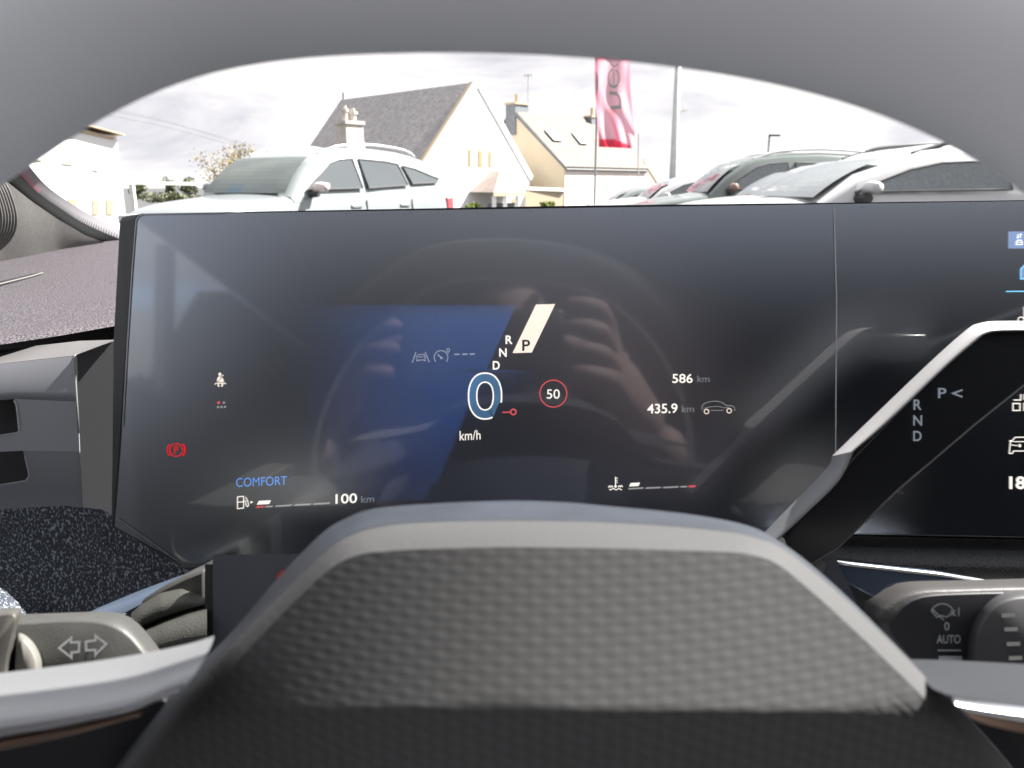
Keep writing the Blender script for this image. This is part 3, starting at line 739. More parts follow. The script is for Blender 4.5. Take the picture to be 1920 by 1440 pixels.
mb = MB(); mb.poly([K(x, y, VD + .05) for x, y in [(-200,700),(160,700),(160,960),(-200,960)]]); flip_to_cam(mb.build('vent_duct', M_black, dash))
k = Draw(lambda x, y, o: K(x, y, VD - .0003 - o), .0004)
k.stroke([(26,751),(31,760),(33,780),(36,806)], 3.0); k.stroke([(-60,821),(0,816),(30,811)], 1.6); k.stroke([(46,855),(52,880),(54,893),(48,901),(0,909),(-60,914)], 2.0)
k.build('vent_rim_glint', mat('vent_rim_glint', (.25,.26,.26), .35, metal=.5), dash)  # highlights on the opening rims, drawn as pale strokes
mb = MB(); mb.tube([K(x, y, d) for x, y, d in [(213,638.5,.500),(180,649,.490),(150,661,.475),(140.5,667,.469),(139,674,.4682),(141,705,.4662),(144,750,.4648),(148,812,.4648)]], .0006, 8); mb.build('vent_edge_glint', mat('vent_edge_glint', (.16,.165,.175), .4, metal=.3), dash, smooth=True)  # edge highlight of the vent corner, made as a thin tube
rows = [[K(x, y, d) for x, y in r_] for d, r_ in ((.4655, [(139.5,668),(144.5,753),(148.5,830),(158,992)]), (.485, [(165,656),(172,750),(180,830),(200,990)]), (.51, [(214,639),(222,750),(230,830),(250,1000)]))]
flip_to_cam(rows_mesh('vent_side', rows, mat('vent_side_shade', (.009,.0095,.0105), .6, spec=.15), dash))  # shade beside the display painted as a near-black side
rows = [[K(*q) for q in r_] for r_ in (
    [(-200,985,.4555),(0,955,.4555),(120,948,.4555),(190,955,.4555),(260,990,.4555),(420,1040,.4555)],
    [(-200,1040,.4600),(0,1010,.4600),(120,1003,.4600),(200,1013,.4600),(260,1040,.4590),(400,1060,.4570)],
    [(-200,1095,.4640),(0,1078,.4645),(100,1080,.4660),(210,1078,.4650),(270,1080,.4620),(360,1075,.4580)],
    [(-200,1118,.4480),(0,1106,.4520),(90,1128,.4690),(190,1125,.4680),(270,1098,.4630),(345,1072,.4580)],
    [(-200,1165,.4200),(0,1160,.4250),(85,1170,.4700),(190,1150,.4690),(270,1110,.4640),(345,1080,.4580)])]
flip_to_cam(rows_mesh('tweed_panel', [[p for p in resample([tuple(q) for q in r_], 40)] for r_ in rows], M_tweed, dash))
rows = [[K(x, y, d) for x, y in r_] for d, r_ in ((.390, [(100,1180),(185,1139),(260,1108),(330,1082),(392,1062)]), (.380, [(130,1190),(215,1142),(285,1108),(345,1082),(392,1065)]), (.378, [(150,1200),(232,1150),(300,1114),(350,1088),(392,1070)]))]
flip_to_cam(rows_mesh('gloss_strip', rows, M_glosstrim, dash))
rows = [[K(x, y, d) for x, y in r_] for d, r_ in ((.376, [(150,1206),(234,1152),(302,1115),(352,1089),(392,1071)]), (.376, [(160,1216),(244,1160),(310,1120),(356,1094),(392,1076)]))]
flip_to_cam(rows_mesh('strip_shadow_line', rows, M_black, dash))  # black strip set in as a shadow line
# roll under the centre screen and gloss wedge on the right
rows = []
for d, dy in ((.44, -30), (.418, 0), (.402, 18), (.394, 36), (.392, 52), (.398, 68), (.41, 92)):
    rows.append([K(x, 1012 + (x-1600)*.022 + dy + max(0,(1640-x))*.15*(0 if dy < 30 else .2), d) for x in (1500, 1560, 1620, 1700, 1800, 1900, 2000, 2200)])
flip_to_cam(rows_mesh('lower_roll', rows, mat('roll_plastic', (.018,.020,.023), .45, bump=(900,.8,.0012)), dash))
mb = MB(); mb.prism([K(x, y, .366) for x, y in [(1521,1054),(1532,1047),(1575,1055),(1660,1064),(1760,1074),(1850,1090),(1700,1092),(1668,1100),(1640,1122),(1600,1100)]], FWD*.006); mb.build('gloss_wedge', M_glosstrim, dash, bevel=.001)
mb = MB(); mb.tube([K(x, y, .3655) for x, y in [(1536,1049),(1600,1059),(1680,1068),(1760,1077),(1845,1090)]], .0009, 8); mb.build('wedge_highlight', mat('wedge_highlight', (.6,.6,.6), .25, metal=.6), dash, smooth=True)  # highlight along the wedge edge, made as a pale tube
mb = MB(); mb.poly([K(x, y, .385) for x, y in [(1480,1035),(1545,1040),(1580,1046),(1850,1085),(2200,1090),(2200,1500),(1400,1500)]]); flip_to_cam(mb.build('knee_panel', M_dkplast, dash))

colm = thing('steering_column_cover', K(400,1160,.36), 'dark moulded steering column cover with a ledge, below the lower left corner of the screen', 'column cover')
mb = MB()
mb.prism([K(x, y, .372) for x, y in [(262,1128),(300,1102),(345,1080),(386,1064),(386,1150),(262,1170)]], FWD*.03)
mb.build('upper_panel', M_stalk, colm, bevel=.002)
rows = [[K(x, y, d) for x, y in r_] for d, r_ in ((.372, [(246,1150),(262,1135),(300,1112),(340,1103),(386,1122)]), (.355, [(246,1158),(262,1146),(300,1128),(345,1118),(386,1128)]), (.352, [(246,1185),(262,1172),(300,1156),(345,1142),(386,1132)]), (.360, [(246,1205),(262,1182),(300,1164),(345,1148),(386,1138)]))]
flip_to_cam(rows_mesh('ledge', [[p for p in resample([tuple(q) for q in r_], 24)] for r_ in rows], M_olive, colm))
rows = [[K(x, y, d) for x, y in r_] for d, r_ in ((.362, [(246,1190),(275,1172),(310,1158),(350,1140),(388,1130)]), (.345, [(246,1205),(275,1188),(310,1172),(350,1160),(388,1150)]), (.338, [(246,1240),(275,1222),(310,1205),(350,1195),(388,1190)]), (.345, [(246,1320),(275,1310),(310,1300),(350,1290),(388,1290)]))]
flip_to_cam(rows_mesh('lower_bulge', [[p for p in resample([tuple(q) for q in r_], 24)] for r_ in rows], M_olive, colm))
mb = MB(); mb.prism([K(x, y, .352) for x, y in [(384,1058),(399,1058),(399,1330),(384,1330)]], FWD*.02); mb.build('panel_edge', M_black, colm)
mb = MB(); mb.poly([K(x, y, .350) for x, y in [(399,1040),(1560,1030),(1700,1330),(399,1330)]]); flip_to_cam(mb.build('front_panel', M_colpan, colm))
k = Draw(lambda x, y, o: K(x, y, .3495 - o), .0004); k.poly([(516,1082),(528,1067),(535,1070),(531,1080),(521,1086)]); k.build('red_mark', mat('red_print', (.30,.02,.03), .5), colm)

# ================================================================ OWN CAR: pillar trim and windscreen
pil = thing('pillar_trim', K(60,440,1.0), 'light grey textured windscreen pillar trim with ribbed speaker edge, beside the dashboard', 'pillar trim')
U = [(-160,215,.66),(-60,280,.75),(10,338,.85),(60,378,.95),(110,412,1.05),(160,441,1.16),(205,458,1.27)]
Lw = [(-160,530,.78),(-60,512,.86),(0,494,.95),(60,484,1.03),(110,475,1.12),(160,467,1.2),(208,459,1.29)]
rows = []
for t in [i/8 for i in range(9)]:
    rows.append([K(a[0]+(b_[0]-a[0])*t, a[1]+(b_[1]-a[1])*t, a[2]+(b_[2]-a[2])*t - .012*math.sin(t*math.pi)*(1-i/7)) for i, (a, b_) in enumerate(zip(U, Lw))])
rows = [[p for p in resample([tuple(q) for q in r_], 40)] for r_ in rows]
flip_to_cam(rows_mesh('trim_panel', rows, M_pillar, pil))
for i in range(6):
    o_ = i * 5.5
    mb = MB(); mb.tube([K(p.x - o_, p.y, .80 - .004*i + (p.y-340)*.0004) for p in spline([(0,330),(14,352),(24,378),(30,405),(28,430),(16,452),(-4,470),(-30,485)], 5)], .0014, 8)
    mb.build('speaker_rib', mat('rib_plastic', (.13,.128,.122), .5), pil, smooth=True)

ws = thing('windscreen', K(120,400,1.1), 'clear windscreen with a dotted dark band along its lower edge, ahead of the dashboard', 'windscreen')
L0 = [(-80,262,.72),(-20,312,.82),(10,337,.87),(60,377,.97),(110,411,1.07),(160,440,1.18),(205,457,1.28),(250,466,1.34)]
L1 = [(-80,225,.74),(-20,275,.84),(25,314,.89),(68,358,.99),(112,390,1.09),(160,420,1.2),(222,447,1.3),(262,458,1.36)]
L2 = [(-80,190,.75),(-10,250,.85),(46,302,.90),(84,345,1.0),(122,374,1.1),(165,400,1.21),(222,429,1.31),(275,450,1.37)]
def rs(L, n): return [K(*p) for p in [tuple(q) for q in spline([(a, b_, c) for a, b_, c in L], 6)]]
a0, a1, a2 = rs(L0, 0), rs(L1, 0), rs(L2, 0)
a0b = [CAM + (p - CAM)*1.012 for p in rs([(x-14, y+10, d) for x, y, d in L0], 0)]
flip_to_cam(rows_mesh('rubber_seal', [a0b, [CAM + (p - CAM)*1.004 for p in a0], [x.lerp(y, .5) - FWD*.004 for x, y in zip(a0, a1)], a1], mat('seal_rubber', (.010,.011,.011), .9, spec=.08), ws))
flip_to_cam(rows_mesh('glass_border', [[CAM + (x.lerp(y, .5) - CAM)*1.03 for x, y in zip(a0, a1)], [CAM + (p - CAM)*1.03 for p in a1], [CAM + (p - CAM)*1.03 for p in a2]], mat('border_grey', (.15,.145,.155), .35), ws))
mb = MB(); NT = 84
bl1 = resample([tuple(p) for p in a1], NT*4 + 1); bl2 = resample([tuple(p) for p in a2], NT*4 + 1)
for i in range(NT):
    p0, p1, p2 = bl1[4*i], bl1[4*i+2], bl1[4*i+3]; q = bl1[4*i+1].lerp(bl2[4*i+2], .52)
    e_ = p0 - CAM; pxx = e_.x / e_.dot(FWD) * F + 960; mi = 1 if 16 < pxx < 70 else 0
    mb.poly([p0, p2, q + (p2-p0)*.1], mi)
flip_to_cam(mb.build('dotted_band', [mat('ceramic_black', (.02,.02,.022), .5), mat('ceramic_red_reflection', (.45,.06,.10), .5)], ws))  # red teeth carry a painted reflection
m = bpy.data.materials.new('clean_glass'); m.use_nodes = True; t = m.node_tree; t.nodes.clear()
o = t.nodes.new('ShaderNodeOutputMaterial'); tr = t.nodes.new('ShaderNodeBsdfTransparent'); t.links.new(tr.outputs[0], o.inputs['Surface'])
mb = MB(); mb.poly([K(-200,150,.72), K(46,302,.91), K(122,374,1.11), K(222,429,1.32), Vector((-.3,1.5,1.06)), Vector((1.2,1.5,1.06)), Vector((1.1,.15,1.52)), Vector((-.45,.15,1.52))])
mb.build('pane', m, ws)

# own car roof above and behind the driver
roof = thing('car_cabin', (.35, -.7, .3), 'unseen dark roof lining and added rear panels of the car around the viewer', 'car cabin')
M_lining = mat('lining', (.03,.03,.031), .95, spec=.1)
mb = MB(); mb.box((-.46, .165, 1.455), (1.22, .239, 1.50)); mb.build('windscreen_header', M_lining, roof, bevel=.006)
mb = MB(); mb.box((-.62, -1.6, 1.455), (1.22, -.43, 1.50)); mb.build('roof_lining', M_lining, roof, bevel=.006)
mb = MB(); mb.box((1.22, -1.6, .30), (1.30, -.30, 1.455)); mb.build('rear_side_panel', M_lining, roof, bevel=.01)  # unseen and windowless, added to keep side sky off the screen
mb = MB(); mb.box((-.62, -1.62, .30), (1.22, -1.54, 1.455)); mb.build('rear_panel', M_lining, roof, bevel=.01)  # unseen rear wall, added to darken what the screen mirrors
# left side: door with its window, seen only as the pale slanted shape mirrored at the left of the screen
door = thing('driver_door', (-.66, -.3, .3), 'dark car door whose slanted window is mirrored at the left end of the screen', 'car door')
M_door = mat('door_trim', (.02,.02,.022), .8, spec=.2)
def side(pts): return [Vector((-.62, y, z)) for y, z in pts]
mb = MB()
mb.prism(side([(.75,.30),(.75,1.02),(.2,1.08),(-.2,1.14),(-.50,1.195),(-.66,1.165),(-.72,1.09),(-1.6,1.09),(-1.6,.30)]), Vector((-.07,0,0))); mb.build('door_panel', M_door, door)
mb = MB(); mb.prism(side([(-.66,1.165),(-.69,1.19),(-.86,1.38),(-.93,1.455),(-1.6,1.455),(-1.6,1.09),(-.72,1.09)]), Vector((-.07,0,0))); mb.build('pillar', M_lining, door)
mb = MB(); mb.prism(side([(-.50,1.197),(-.665,1.166),(-.665,1.176),(-.50,1.208)]), Vector((.01,0,0))); mb.build('sill_strip', mat('sill_silver', (.5,.5,.5), .4), door)
mb = MB(); mb.prism(side([(-.635,1.19),(-.675,1.19),(-.645,1.455),(-.605,1.455)]), Vector((-.02,0,0))); mb.build('window_divider', mat('divider_grey', (.42,.43,.45), .5), door)
seat = thing('driver_seat', (0, -.5, .2), 'unseen pale grey driver seat, added to bounce light onto the steering wheel', 'car seat')
M_seat = mat('seat_bounce_cloth', (.30,.30,.315), .9)  # unseen seat, kept pale to bounce sunlight up to the rim
mb = MB(); mb.box((-.27, -.72, .34), (.27, -.08, .53)); mb.build('cushion', M_seat, seat, bevel=.06, segs=4)
mb = MB(); mb.box((-.26, -.86, .45), (.26, -.68, 1.16)); mb.build('backrest', M_seat, seat, bevel=.06, segs=4)
mb = MB(); mb.box((-.13, -.86, 1.18), (.13, -.74, 1.38)); mb.build('headrest', M_seat, seat, bevel=.04, segs=4)

# ---- the photographer: sits behind the camera, phone in both hands; shows only as a faint mirror image in the screen
phone = thing('phone', (-.03, -.008, 1.11), 'slim dark phone held up in both hands, mirrored in the screen', 'phone')
mb = MB(); mb.box((-.110, -.0125, 1.113), (.052, -.0045, 1.189)); mb.build('phone_body', mat('phone_shell', (.03,.03,.035), .35), phone, bevel=.003)
mb = MB(); mb.box((-.106, -.0131, 1.117), (.048, -.0127, 1.185)); mb.build('phone_screen', mat('phone_glass', (.01,.01,.012), .08), phone)
def person():
    V, E, RR = [], [], []
    def n(p, r_, par=None):
        V.append(p); RR.append(r_); k = len(V) - 1
        if par is not None: E.append((par, k))
        return k
    pel = n((0,-.58,.62), .135); wst = n((0,-.60,.78), .125, pel); chs = n((0,-.58,.98), .145, wst); upc = n((0,-.57,1.10), .105, chs)
    nk = n((0,-.545,1.175), .052, upc); hd0 = n((0,-.525,1.235), .070, nk); hd1 = n((0,-.515,1.30), .086, hd0); hd2 = n((0,-.525,1.365), .070, hd1)
    n((0,-.425,1.283), .014, hd1)                                  # nose
    for sg in (-1, 1):
        hip = n((sg*.10,-.54,.61), .10, pel); kn = n((sg*.19,-.06,.66), .068, hip); an = n((sg*.17,.14,.26), .042, kn); n((sg*.17,.30,.22), .036, an)
        sh = n((sg*.19,-.56,1.09), .062, upc); el = n((sg*.27,-.33,.93), .045, sh); wr = n((sg*(.155 if sg > 0 else .215) - 0, -.085, 1.07), .028, el)
    def hand(sg, edge):
        # palm beside the phone's end, four fingers over its back, thumb behind
        x0 = edge + sg*.034
        w_ = (sg*(.155 if sg > 0 else .215), -.085, 1.07)
        pm = n((x0 + sg*.022, -.045, 1.115), .022); a = n(w_, .027); E.append((a, pm))
        for i, (dz, ln) in enumerate(((.058,.95),(.036,1.0),(.013,.96),(-.010,.8))):
            k0 = n((x0 + sg*.014, -.028 + .002*i, 1.128 + dz*.75), .0105, pm)
            k1 = n((x0 + sg*.004, .001, 1.130 + dz), .0092, k0); k2 = n((x0 - sg*.016*ln, .0095, 1.132 + dz*1.02), .0082, k1); n((x0 - sg*.036*ln, .0060, 1.133 + dz*1.0), .0070, k2)
        t0 = n((x0 + sg*.010, -.050, 1.140), .012, pm); t1 = n((x0 - sg*.014, -.036, 1.156), .0105, t0); n((x0 - sg*.040, -.024, 1.160), .0085, t1)
    hand(1, .052); hand(-1, -.110)
    me = bpy.data.meshes.new('person'); me.from_pydata(V, E, [])
    tmp = bpy.data.objects.new('person_tmp', me); COL.objects.link(tmp)
    sk = tmp.modifiers.new('skin', 'SKIN'); sub = tmp.modifiers.new('sub', 'SUBSURF'); sub.levels = 2; sub.render_levels = 2
    lay = me.skin_vertices[0].data if me.skin_vertices else None
    if lay is None:
        bm = bmesh.new(); bm.from_mesh(me); bm.verts.layers.skin.verify(); bm.to_mesh(me); bm.free(); lay = me.skin_vertices[0].data
    for i, r_ in enumerate(RR): lay[i].radius = (r_, r_)
    roots = {0}
    adj = {}
    for a, b_ in E: adj.setdefault(a, []).append(b_); adj.setdefault(b_, []).append(a)
    seen = set()
    for i in range(len(V)):
        if i in seen: continue
        lay[i].use_root = True; stack = [i]
        while stack:
            q = stack.pop()
            if q in seen: continue
            seen.add(q); stack += adj.get(q, [])
    dg = bpy.context.evaluated_depsgraph_get(); m2 = bpy.data.meshes.new_from_object(tmp.evaluated_get(dg))
    bpy.data.objects.remove(tmp)
    for m_ in (mat('skin', (.17,.125,.12), .6, spec=.2), mat('sweater_navy', (.025,.028,.045), .9, bump=(300,.4,.002)), mat('trousers_grey', (.42,.43,.47), .9), mat('shoe', (.03,.03,.03), .6)): m2.materials.append(m_)  # trousers kept pale so they bounce light up to the rim
    for p in m2.polygons:
        c = p.center; p.use_smooth = True
        if c.z > 1.19 and c.y < -.35: p.material_index = 0
        elif c.z < .245: p.material_index = 3
        elif c.z < .72 and c.y > -.75: p.material_index = 2
        elif c.y > -.10: p.material_index = 0
        else: p.material_index = 1
    o = bpy.data.objects.new('person', m2); COL.objects.link(o)
    tag(o, 'person in navy sweater holding up a phone, seen only mirrored in the screen', 'person')
    hr = MB()
    for i in range(9):
        for j in range(20):
            pass
    rows = []
    for i in range(8):
        th = i/7*1.45; rows.append([Vector((math.cos(a)*.098*math.sin(th+.02), -.535 + math.sin(a)*.108*math.sin(th+.02), 1.345 + .098*math.cos(th) - (.0 if math.sin(a) < .2 else .0))) for a in [2*math.pi*k/24 for k in range(24)]])
    h = rows_mesh('hair', rows, mat('hair_brown', (.05,.035,.025), .7), o, closed=True)
    for sg in (-1, 1):
        mb = MB(); mb.tube([(sg*.034,-.433,1.308),(sg*.034,-.428,1.308)], .010, 10); mb.build('eye', mat('eye_dark', (.03,.025,.02), .3), o)
    mb = MB(); mb.tube([(-.022,-.436,1.243),(0,-.430,1.241),(.022,-.436,1.243)], .005, 6); mb.build('mouth', mat('lips', (.35,.16,.14), .5), o)
person()

# ================================================================ OUTSIDE
M_wallw = mat('white_render', (.84,.835,.82), .9, var=.05, vscale=.6)
M_wallc = mat('cream_render', (.72,.62,.45), .9, var=.06, vscale=.8)
M_slate = mat('slate', (.31,.295,.295), .75, var=.22, vscale=2.5, bump=(6,.4,.05))
M_roofl = mat('pale_slate', (.118,.106,.092), .8, var=.15, vscale=2.0)
M_creamt = mat('cream_trim', (.48,.38,.26), .8)
M_ochre = mat('ochre_shutter', (.42,.34,.20), .7)
M_stone = mat('stone', (.48,.44,.40), .9, var=.2, vscale=2)
M_dkslate = mat('dark_slate', (.19,.205,.225), .8, var=.2, vscale=3)
M_terra = mat('terracotta', (.45,.27,.18), .8)
M_winglass = mat('window_dark', (.10,.11,.12), .1)

Q = math.sqrt(.5)
def house(name, label, apex, g, r, halfw, eave_z, length, base_z, walls, roofm, vergem=None, over=.12, mats2=None):
    """gabled house: apex = top of the near gable, g = horizontal direction along the gable, r = ridge direction"""
    root = thing(name, apex - Vector((0,0,apex.z - base_z)), label, 'house')
    A = apex; up = Vector((0,0,1)); hz = A.z - eave_z
    e1 = A + g*halfw - up*hz; e2 = A - g*halfw - up*hz
    b1 = Vector((e1.x, e1.y, base_z)); b2 = Vector((e2.x, e2.y, base_z))
    mb = MB(); mb.prism([A - up*.05, e1 - up*.05, b1, b2, e2 - up*.05], r*length); mb.build('wall', walls, root)
    mb = MB()
    for s_ in (1, -1):
        e = A + g*halfw*s_ - up*hz; sl = (e - A).normalized(); nn = Vector((0,0,1)) - sl*sl.z; nn.normalize()
        e_ = e + sl*over
        mb.prism([A + nn*.02 - r*.05, e_ + nn*.02 - r*.05, e_ + nn*.20 - r*.05, A + nn*.20 + up*.06 - r*.05], r*(length + .1))
    roof_o = mb.build('roof', roofm, root)
    if vergem:
        mb = MB()
        for s_ in (1, -1):
            e = A + g*halfw*s_ - up*hz; sl = (e - A).normalized(); nn = Vector((0,0,1)) - sl*sl.z; nn.normalize(); e_ = e + sl*over
            mb.prism([A - nn*.05 - r*.07, e_ - nn*.05 - r*.07, e_ + nn*.30 - r*.07, A + nn*.30 + up*.1 - r*.07], r*.2)
        mb.build('verge', vergem, root)
    return root, roof_o, (A, e1, e2)
def gable_rect(name, x0, y0, x1, y1, p0, nrm, mat_, root, proud=.03, depth=.10):
    pts = [PL(x, y, p0, nrm) + nrm*proud for x, y in ((x0,y0),(x1,y0),(x1,y1),(x0,y1))]
    mb = MB(); mb.prism(pts, -nrm*depth); return mb.build(name, mat_, root)
up = Vector((0,0,1))
# --- white house
A1 = YY(895, 160, 55); g1 = Vector((Q, Q, 0)); r1_ = Vector((-Q, Q, 0)); n1_ = -r1_
h1, roof1, c1 = house('white_house', 'white gabled house with steep dark slate roof and three narrow ochre windows', A1, g1, r1_, 4.95, 1.7, 15.4, -2.2, M_wallw, M_slate, M_wallw)
mb = MB()
A_, e1_, e2_ = c1
sl = (e2_ - A_).normalized(); nn = (up - sl*sl.z).normalized()
mb.prism([A_ + nn*.24 + r1_*.14, e2_ + sl*.3 + nn*.24 + r1_*.14, e2_ + sl*.3 + nn*.36 + r1_*.14, A_ + nn*.36 + r1_*.14], r1_*.3); mb.build('verge_cap', M_creamt, h1)
mb = MB(); mb.box((-.1,-.1,0),(.1,.1,.7), M=Matrix.Translation(A_ + r1_*15.3)); mb.build('finial', M_stone, h1)
for x0, x1, y0, y1 in ((877.5,883,279,312),(895.5,904.5,281,313),(915.5,921.5,283,314)):
    wn_ = gable_rect('window', x0, y0, x1, y1, A1, n1_, M_ochre, h1); gable_rect('pane', x0+1.6, y0+3, x1-1.4, y1-3, A1, n1_, mat('ochre_glass', (.36,.29,.17), .3), wn_, .045, .02)
gable_rect('door', 960, 371, 969, 392, A1, n1_, M_ochre, h1)
# porch: small hipped roof on posts
pb = PL(915, 360, A1, n1_); pz = pb.z
por = MB(); c = [pb - g1*1.75 + n1_*2.4, pb + g1*1.75 + n1_*2.4, pb + g1*1.75, pb - g1*1.75]
ap = [pb - g1*.15 + up*1.35 + n1_*1.3, pb + g1*.15 + up*1.35 + n1_*.1]
por.poly([c[0], c[1], ap[0]]); por.poly([c[1], c[2], ap[1], ap[0]]); por.poly([c[3], c[0], ap[0], ap[1]]); por.poly(list(reversed(c)))
pr = por.build('porch_roof', mat('porch_tile', (.30,.25,.22), .85, var=.15, vscale=3), h1)
fb = MB(); fb.prism([c[0]+up*-.02, c[1]+up*-.02, c[1]-up*.24, c[0]-up*.24], -n1_*.12); fb.prism([c[1]+up*-.03-g1*.1, c[2]-up*.03-g1*.1, c[2]-up*.24-g1*.1, c[1]-up*.24-g1*.1], g1*.08); fb.build('porch_fascia', M_creamt, h1)
for s_ in (-1.55, -.55, .55, 1.55):
    mb = MB(); q = pb + g1*s_ + n1_*2.2; mb.box((q.x-.13,q.y-.13,-2.2),(q.x+.13,q.y+.13,pz-.25)); mb.build('porch_post', M_wallw, h1)
mb = MB(); q = pb + n1_*1.2 - up*1.6; mb.prism([q - g1*1.2 - up*.6, q + g1*1.3 - up*.6, q + g1*1.3 + up*.9, q - g1*1.2 + up*.9], n1_*.1); mb.build('porch_glazing', M_winglass, h1)
# stack of the white house: pale stone with two pots
ch = YY(656, 250, 51); cz0, cz1 = YY(656,300,51).z, YY(656,230,51).z
mb = MB(); M_ = Matrix.Translation((ch.x, ch.y, 0)) @ Matrix.Rotation(R(45), 4, 'Z')
mb.box((-.62,-.55,-2.2),(.62,.55,cz1 - .12), M=M_); mb.box((-.70,-.63,cz1-.12),(.70,.63,cz1+.08), M=M_)
mb.box((.60,-.5,-2.2),(1.0,.5,cz1-1.75), M=M_)
stk = mb.build('chimney', M_stone, h1)
for dx, top, rr_ in ((-.30, 204, .21), (.26, 208, .26)):
    zt = YY(650, top, 51).z; mb = MB(); p = M_ @ Vector((dx, 0, 0))
    mb.tube([(p.x,p.y,cz1+.08),(p.x,p.y,zt-.18)], rr_*.8, 12); mb.tube([(p.x,p.y,zt-.18),(p.x,p.y,zt-.02)], rr_*1.15, 12); mb.tube([(p.x,p.y,zt-.02),(p.x,p.y,zt+.16)], rr_*.6, 12); mb.build('chimney_pot', M_stone, stk, smooth=False)
p = M_ @ Vector((.85, 0, 0)); mb = MB(); mb.tube([(p.x,p.y,cz1-1.75),(p.x,p.y,cz1-1.1)], .2, 12); mb.build('chimney_pot', M_terra, stk)

# --- cream house
A2 = YY(963, 212, 62); g2 = Vector((Q, -Q, 0)); r2_ = Vector((Q, Q, 0)); n2_ = -r2_
er = PL(1058, 314, A2, n2_); hw2 = (er - A2).dot(g2); ez2 = er.z
ridge_n = g2
endp = PL(1120, 229, A2, ridge_n); len2 = (endp - A2).dot(r2_)
len2 = max(6, min(30, len2))
h2, roof2, c2 = house('cream_house', 'cream gabled house with pale slate roof, two skylights and dark chimneys', A2, g2, r2_, hw2, ez2, len2, -2.2, M_wallc, M_roofl, None, over=.15)
mb = MB(); e1_ = c2[1]; fw = [e1_ + g2*.03 - up*.1, e1_ + g2*.03 + r2_*len2 - up*.1, Vector((0,0,0)), Vector((0,0,0))]
fw[2] = Vector((fw[1].x, fw[1].y, -2.2)); fw[3] = Vector((fw[0].x, fw[0].y, -2.2)); mb.prism(fw, g2*.05); mb.build('front_wall', mat('pink_white_render', (.74,.66,.61), .9, var=.06, vscale=1), h2)
mb = MB(); sl = (e1_ - c2[0]).normalized(); nn = (up - sl*sl.z).normalized()
mb.prism([c2[0] - r2_*.12, e1_ + sl*.2 - r2_*.12, e1_ + sl*.2 + nn*.2 - r2_*.12, c2[0] + nn*.2 - r2_*.12], r2_*.12); mb.build('verge', mat('verge_grey', (.16,.17,.18), .8), h2)
mb = MB(); q = e1_ + g2*.16; mb.tube([q - up*.12, q + r2_*len2 - up*.12], .09, 8); mb.build('gutter', mat('gutter_grey', (.2,.2,.19), .6), h2)
for i, (x0, x1) in enumerate(((1077,1092),(1131,1137),(1177,1185))):
    pts = [PL(x, y, e1_ + g2*.10, g2) for x, y in ((x0,330),(x1,330),(x1,372),(x0,372))]; mb = MB(); mb.prism(pts, -g2*.02); mb.build('shutter', mat('pink_shutter', (.55,.40,.36), .7), h2)
def slope2(px, py, off=.22): return PL(px, py, c2[0] + nn*off, nn)
for quad in (((1020,245),(1034,246),(1052,266),(1038,265)), ((1071,250),(1084,251),(1100,272),(1088,271))):
    mb = MB(); mb.prism([slope2(*q, .24) for q in quad], nn*.10); sk = mb.build('skylight', mat('skylight_frame', (.20,.20,.20), .6), h2)
    cx, cy = sum(q[0] for q in quad)/4, sum(q[1] for q in quad)/4
    mb = MB(); mb.prism([slope2(cx + (q[0]-cx)*.86 + 1.2, cy + (q[1]-cy)*.86 - 1, .36) for q in quad], nn*.02); mb.build('pane', mat('skylight_pane', (.55,.56,.56), .15), sk)
def stack2(px0, px1, top, bot, p, mat_, capm):
    ctr = p; hw = (px1 - px0)/2 * (ctr.y)/1552 * .72
    zt, zb = YY(px0, top, ctr.y).z, YY(px0, bot, ctr.y).z - 1.2
    mb = MB(); M2 = Matrix.Translation((ctr.x, ctr.y, 0)) @ Matrix.Rotation(R(45), 4, 'Z'); mb.box((-hw*1.0,-hw*.75,zb),(hw*1.0,hw*.75,zt), M=M2); o_ = mb.build('chimney', mat_, h2)
    mb = MB(); mb.box((-hw*1.1,-hw*.85,zt),(hw*1.1,hw*.85,zt+.14), M=M2); mb.tube([(ctr.x,ctr.y,zt+.14),(ctr.x,ctr.y,zt+.75)], .15, 10); mb.build('chimney_cap', capm, o_)
    return o_
pc = A2 + r2_*.9 + g2*.15; stack2(946, 992, 197, 222, Vector((YY(969,210,pc.y).x, pc.y, 0)), M_dkslate, M_creamt)
pc = A2 + r2_*(len2 - 2.0); stack2(1094, 1124, 221, 238, Vector((YY(1110,225,pc.y).x, pc.y, 0)), M_dkslate, M_creamt)
mb = MB(); q = YY(990, 200, 63.5); qt = YY(990, 139, 63.5); mb.tube([(q.x,q.y,q.z-.6), (q.x,q.y,qt.z)], .035, 6)
mb.tube([YY(982,142,63.5), YY(998,140,63.5)], .03, 6)
for dx in (-6, -2, 2, 6): mb.tube([YY(990+dx,138,63.3), YY(990+dx,144.5,63.7)], .02, 5)
mb.build('aerial', mat('aerial_metal', (.35,.32,.32), .5), h2)

# --- far small house
A3 = YY(1206, 303, 80); rr3 = Vector((-Q, Q, 0)); gg3 = Vector((Q, Q, 0))
h3, _, c3 = house('far_house', 'small distant tan house with a single dark window, between flag and grey pole', A3, gg3, rr3, 2.6, YY(1239,347,82).z, 6, -2.2, mat('tan_render', (.52,.42,.33), .9), mat('tan_tile', (.50,.38,.30), .85), None)
w3 = gable_rect('window', 1209.5, 345, 1229, 361, A3, -rr3, mat('grey_frame', (.22,.22,.21), .6), h3); gable_rect('pane', 1212, 347, 1226.5, 359.5, A3, -rr3, mat('pale_blind', (.55,.53,.48), .5), w3, .05, .02)

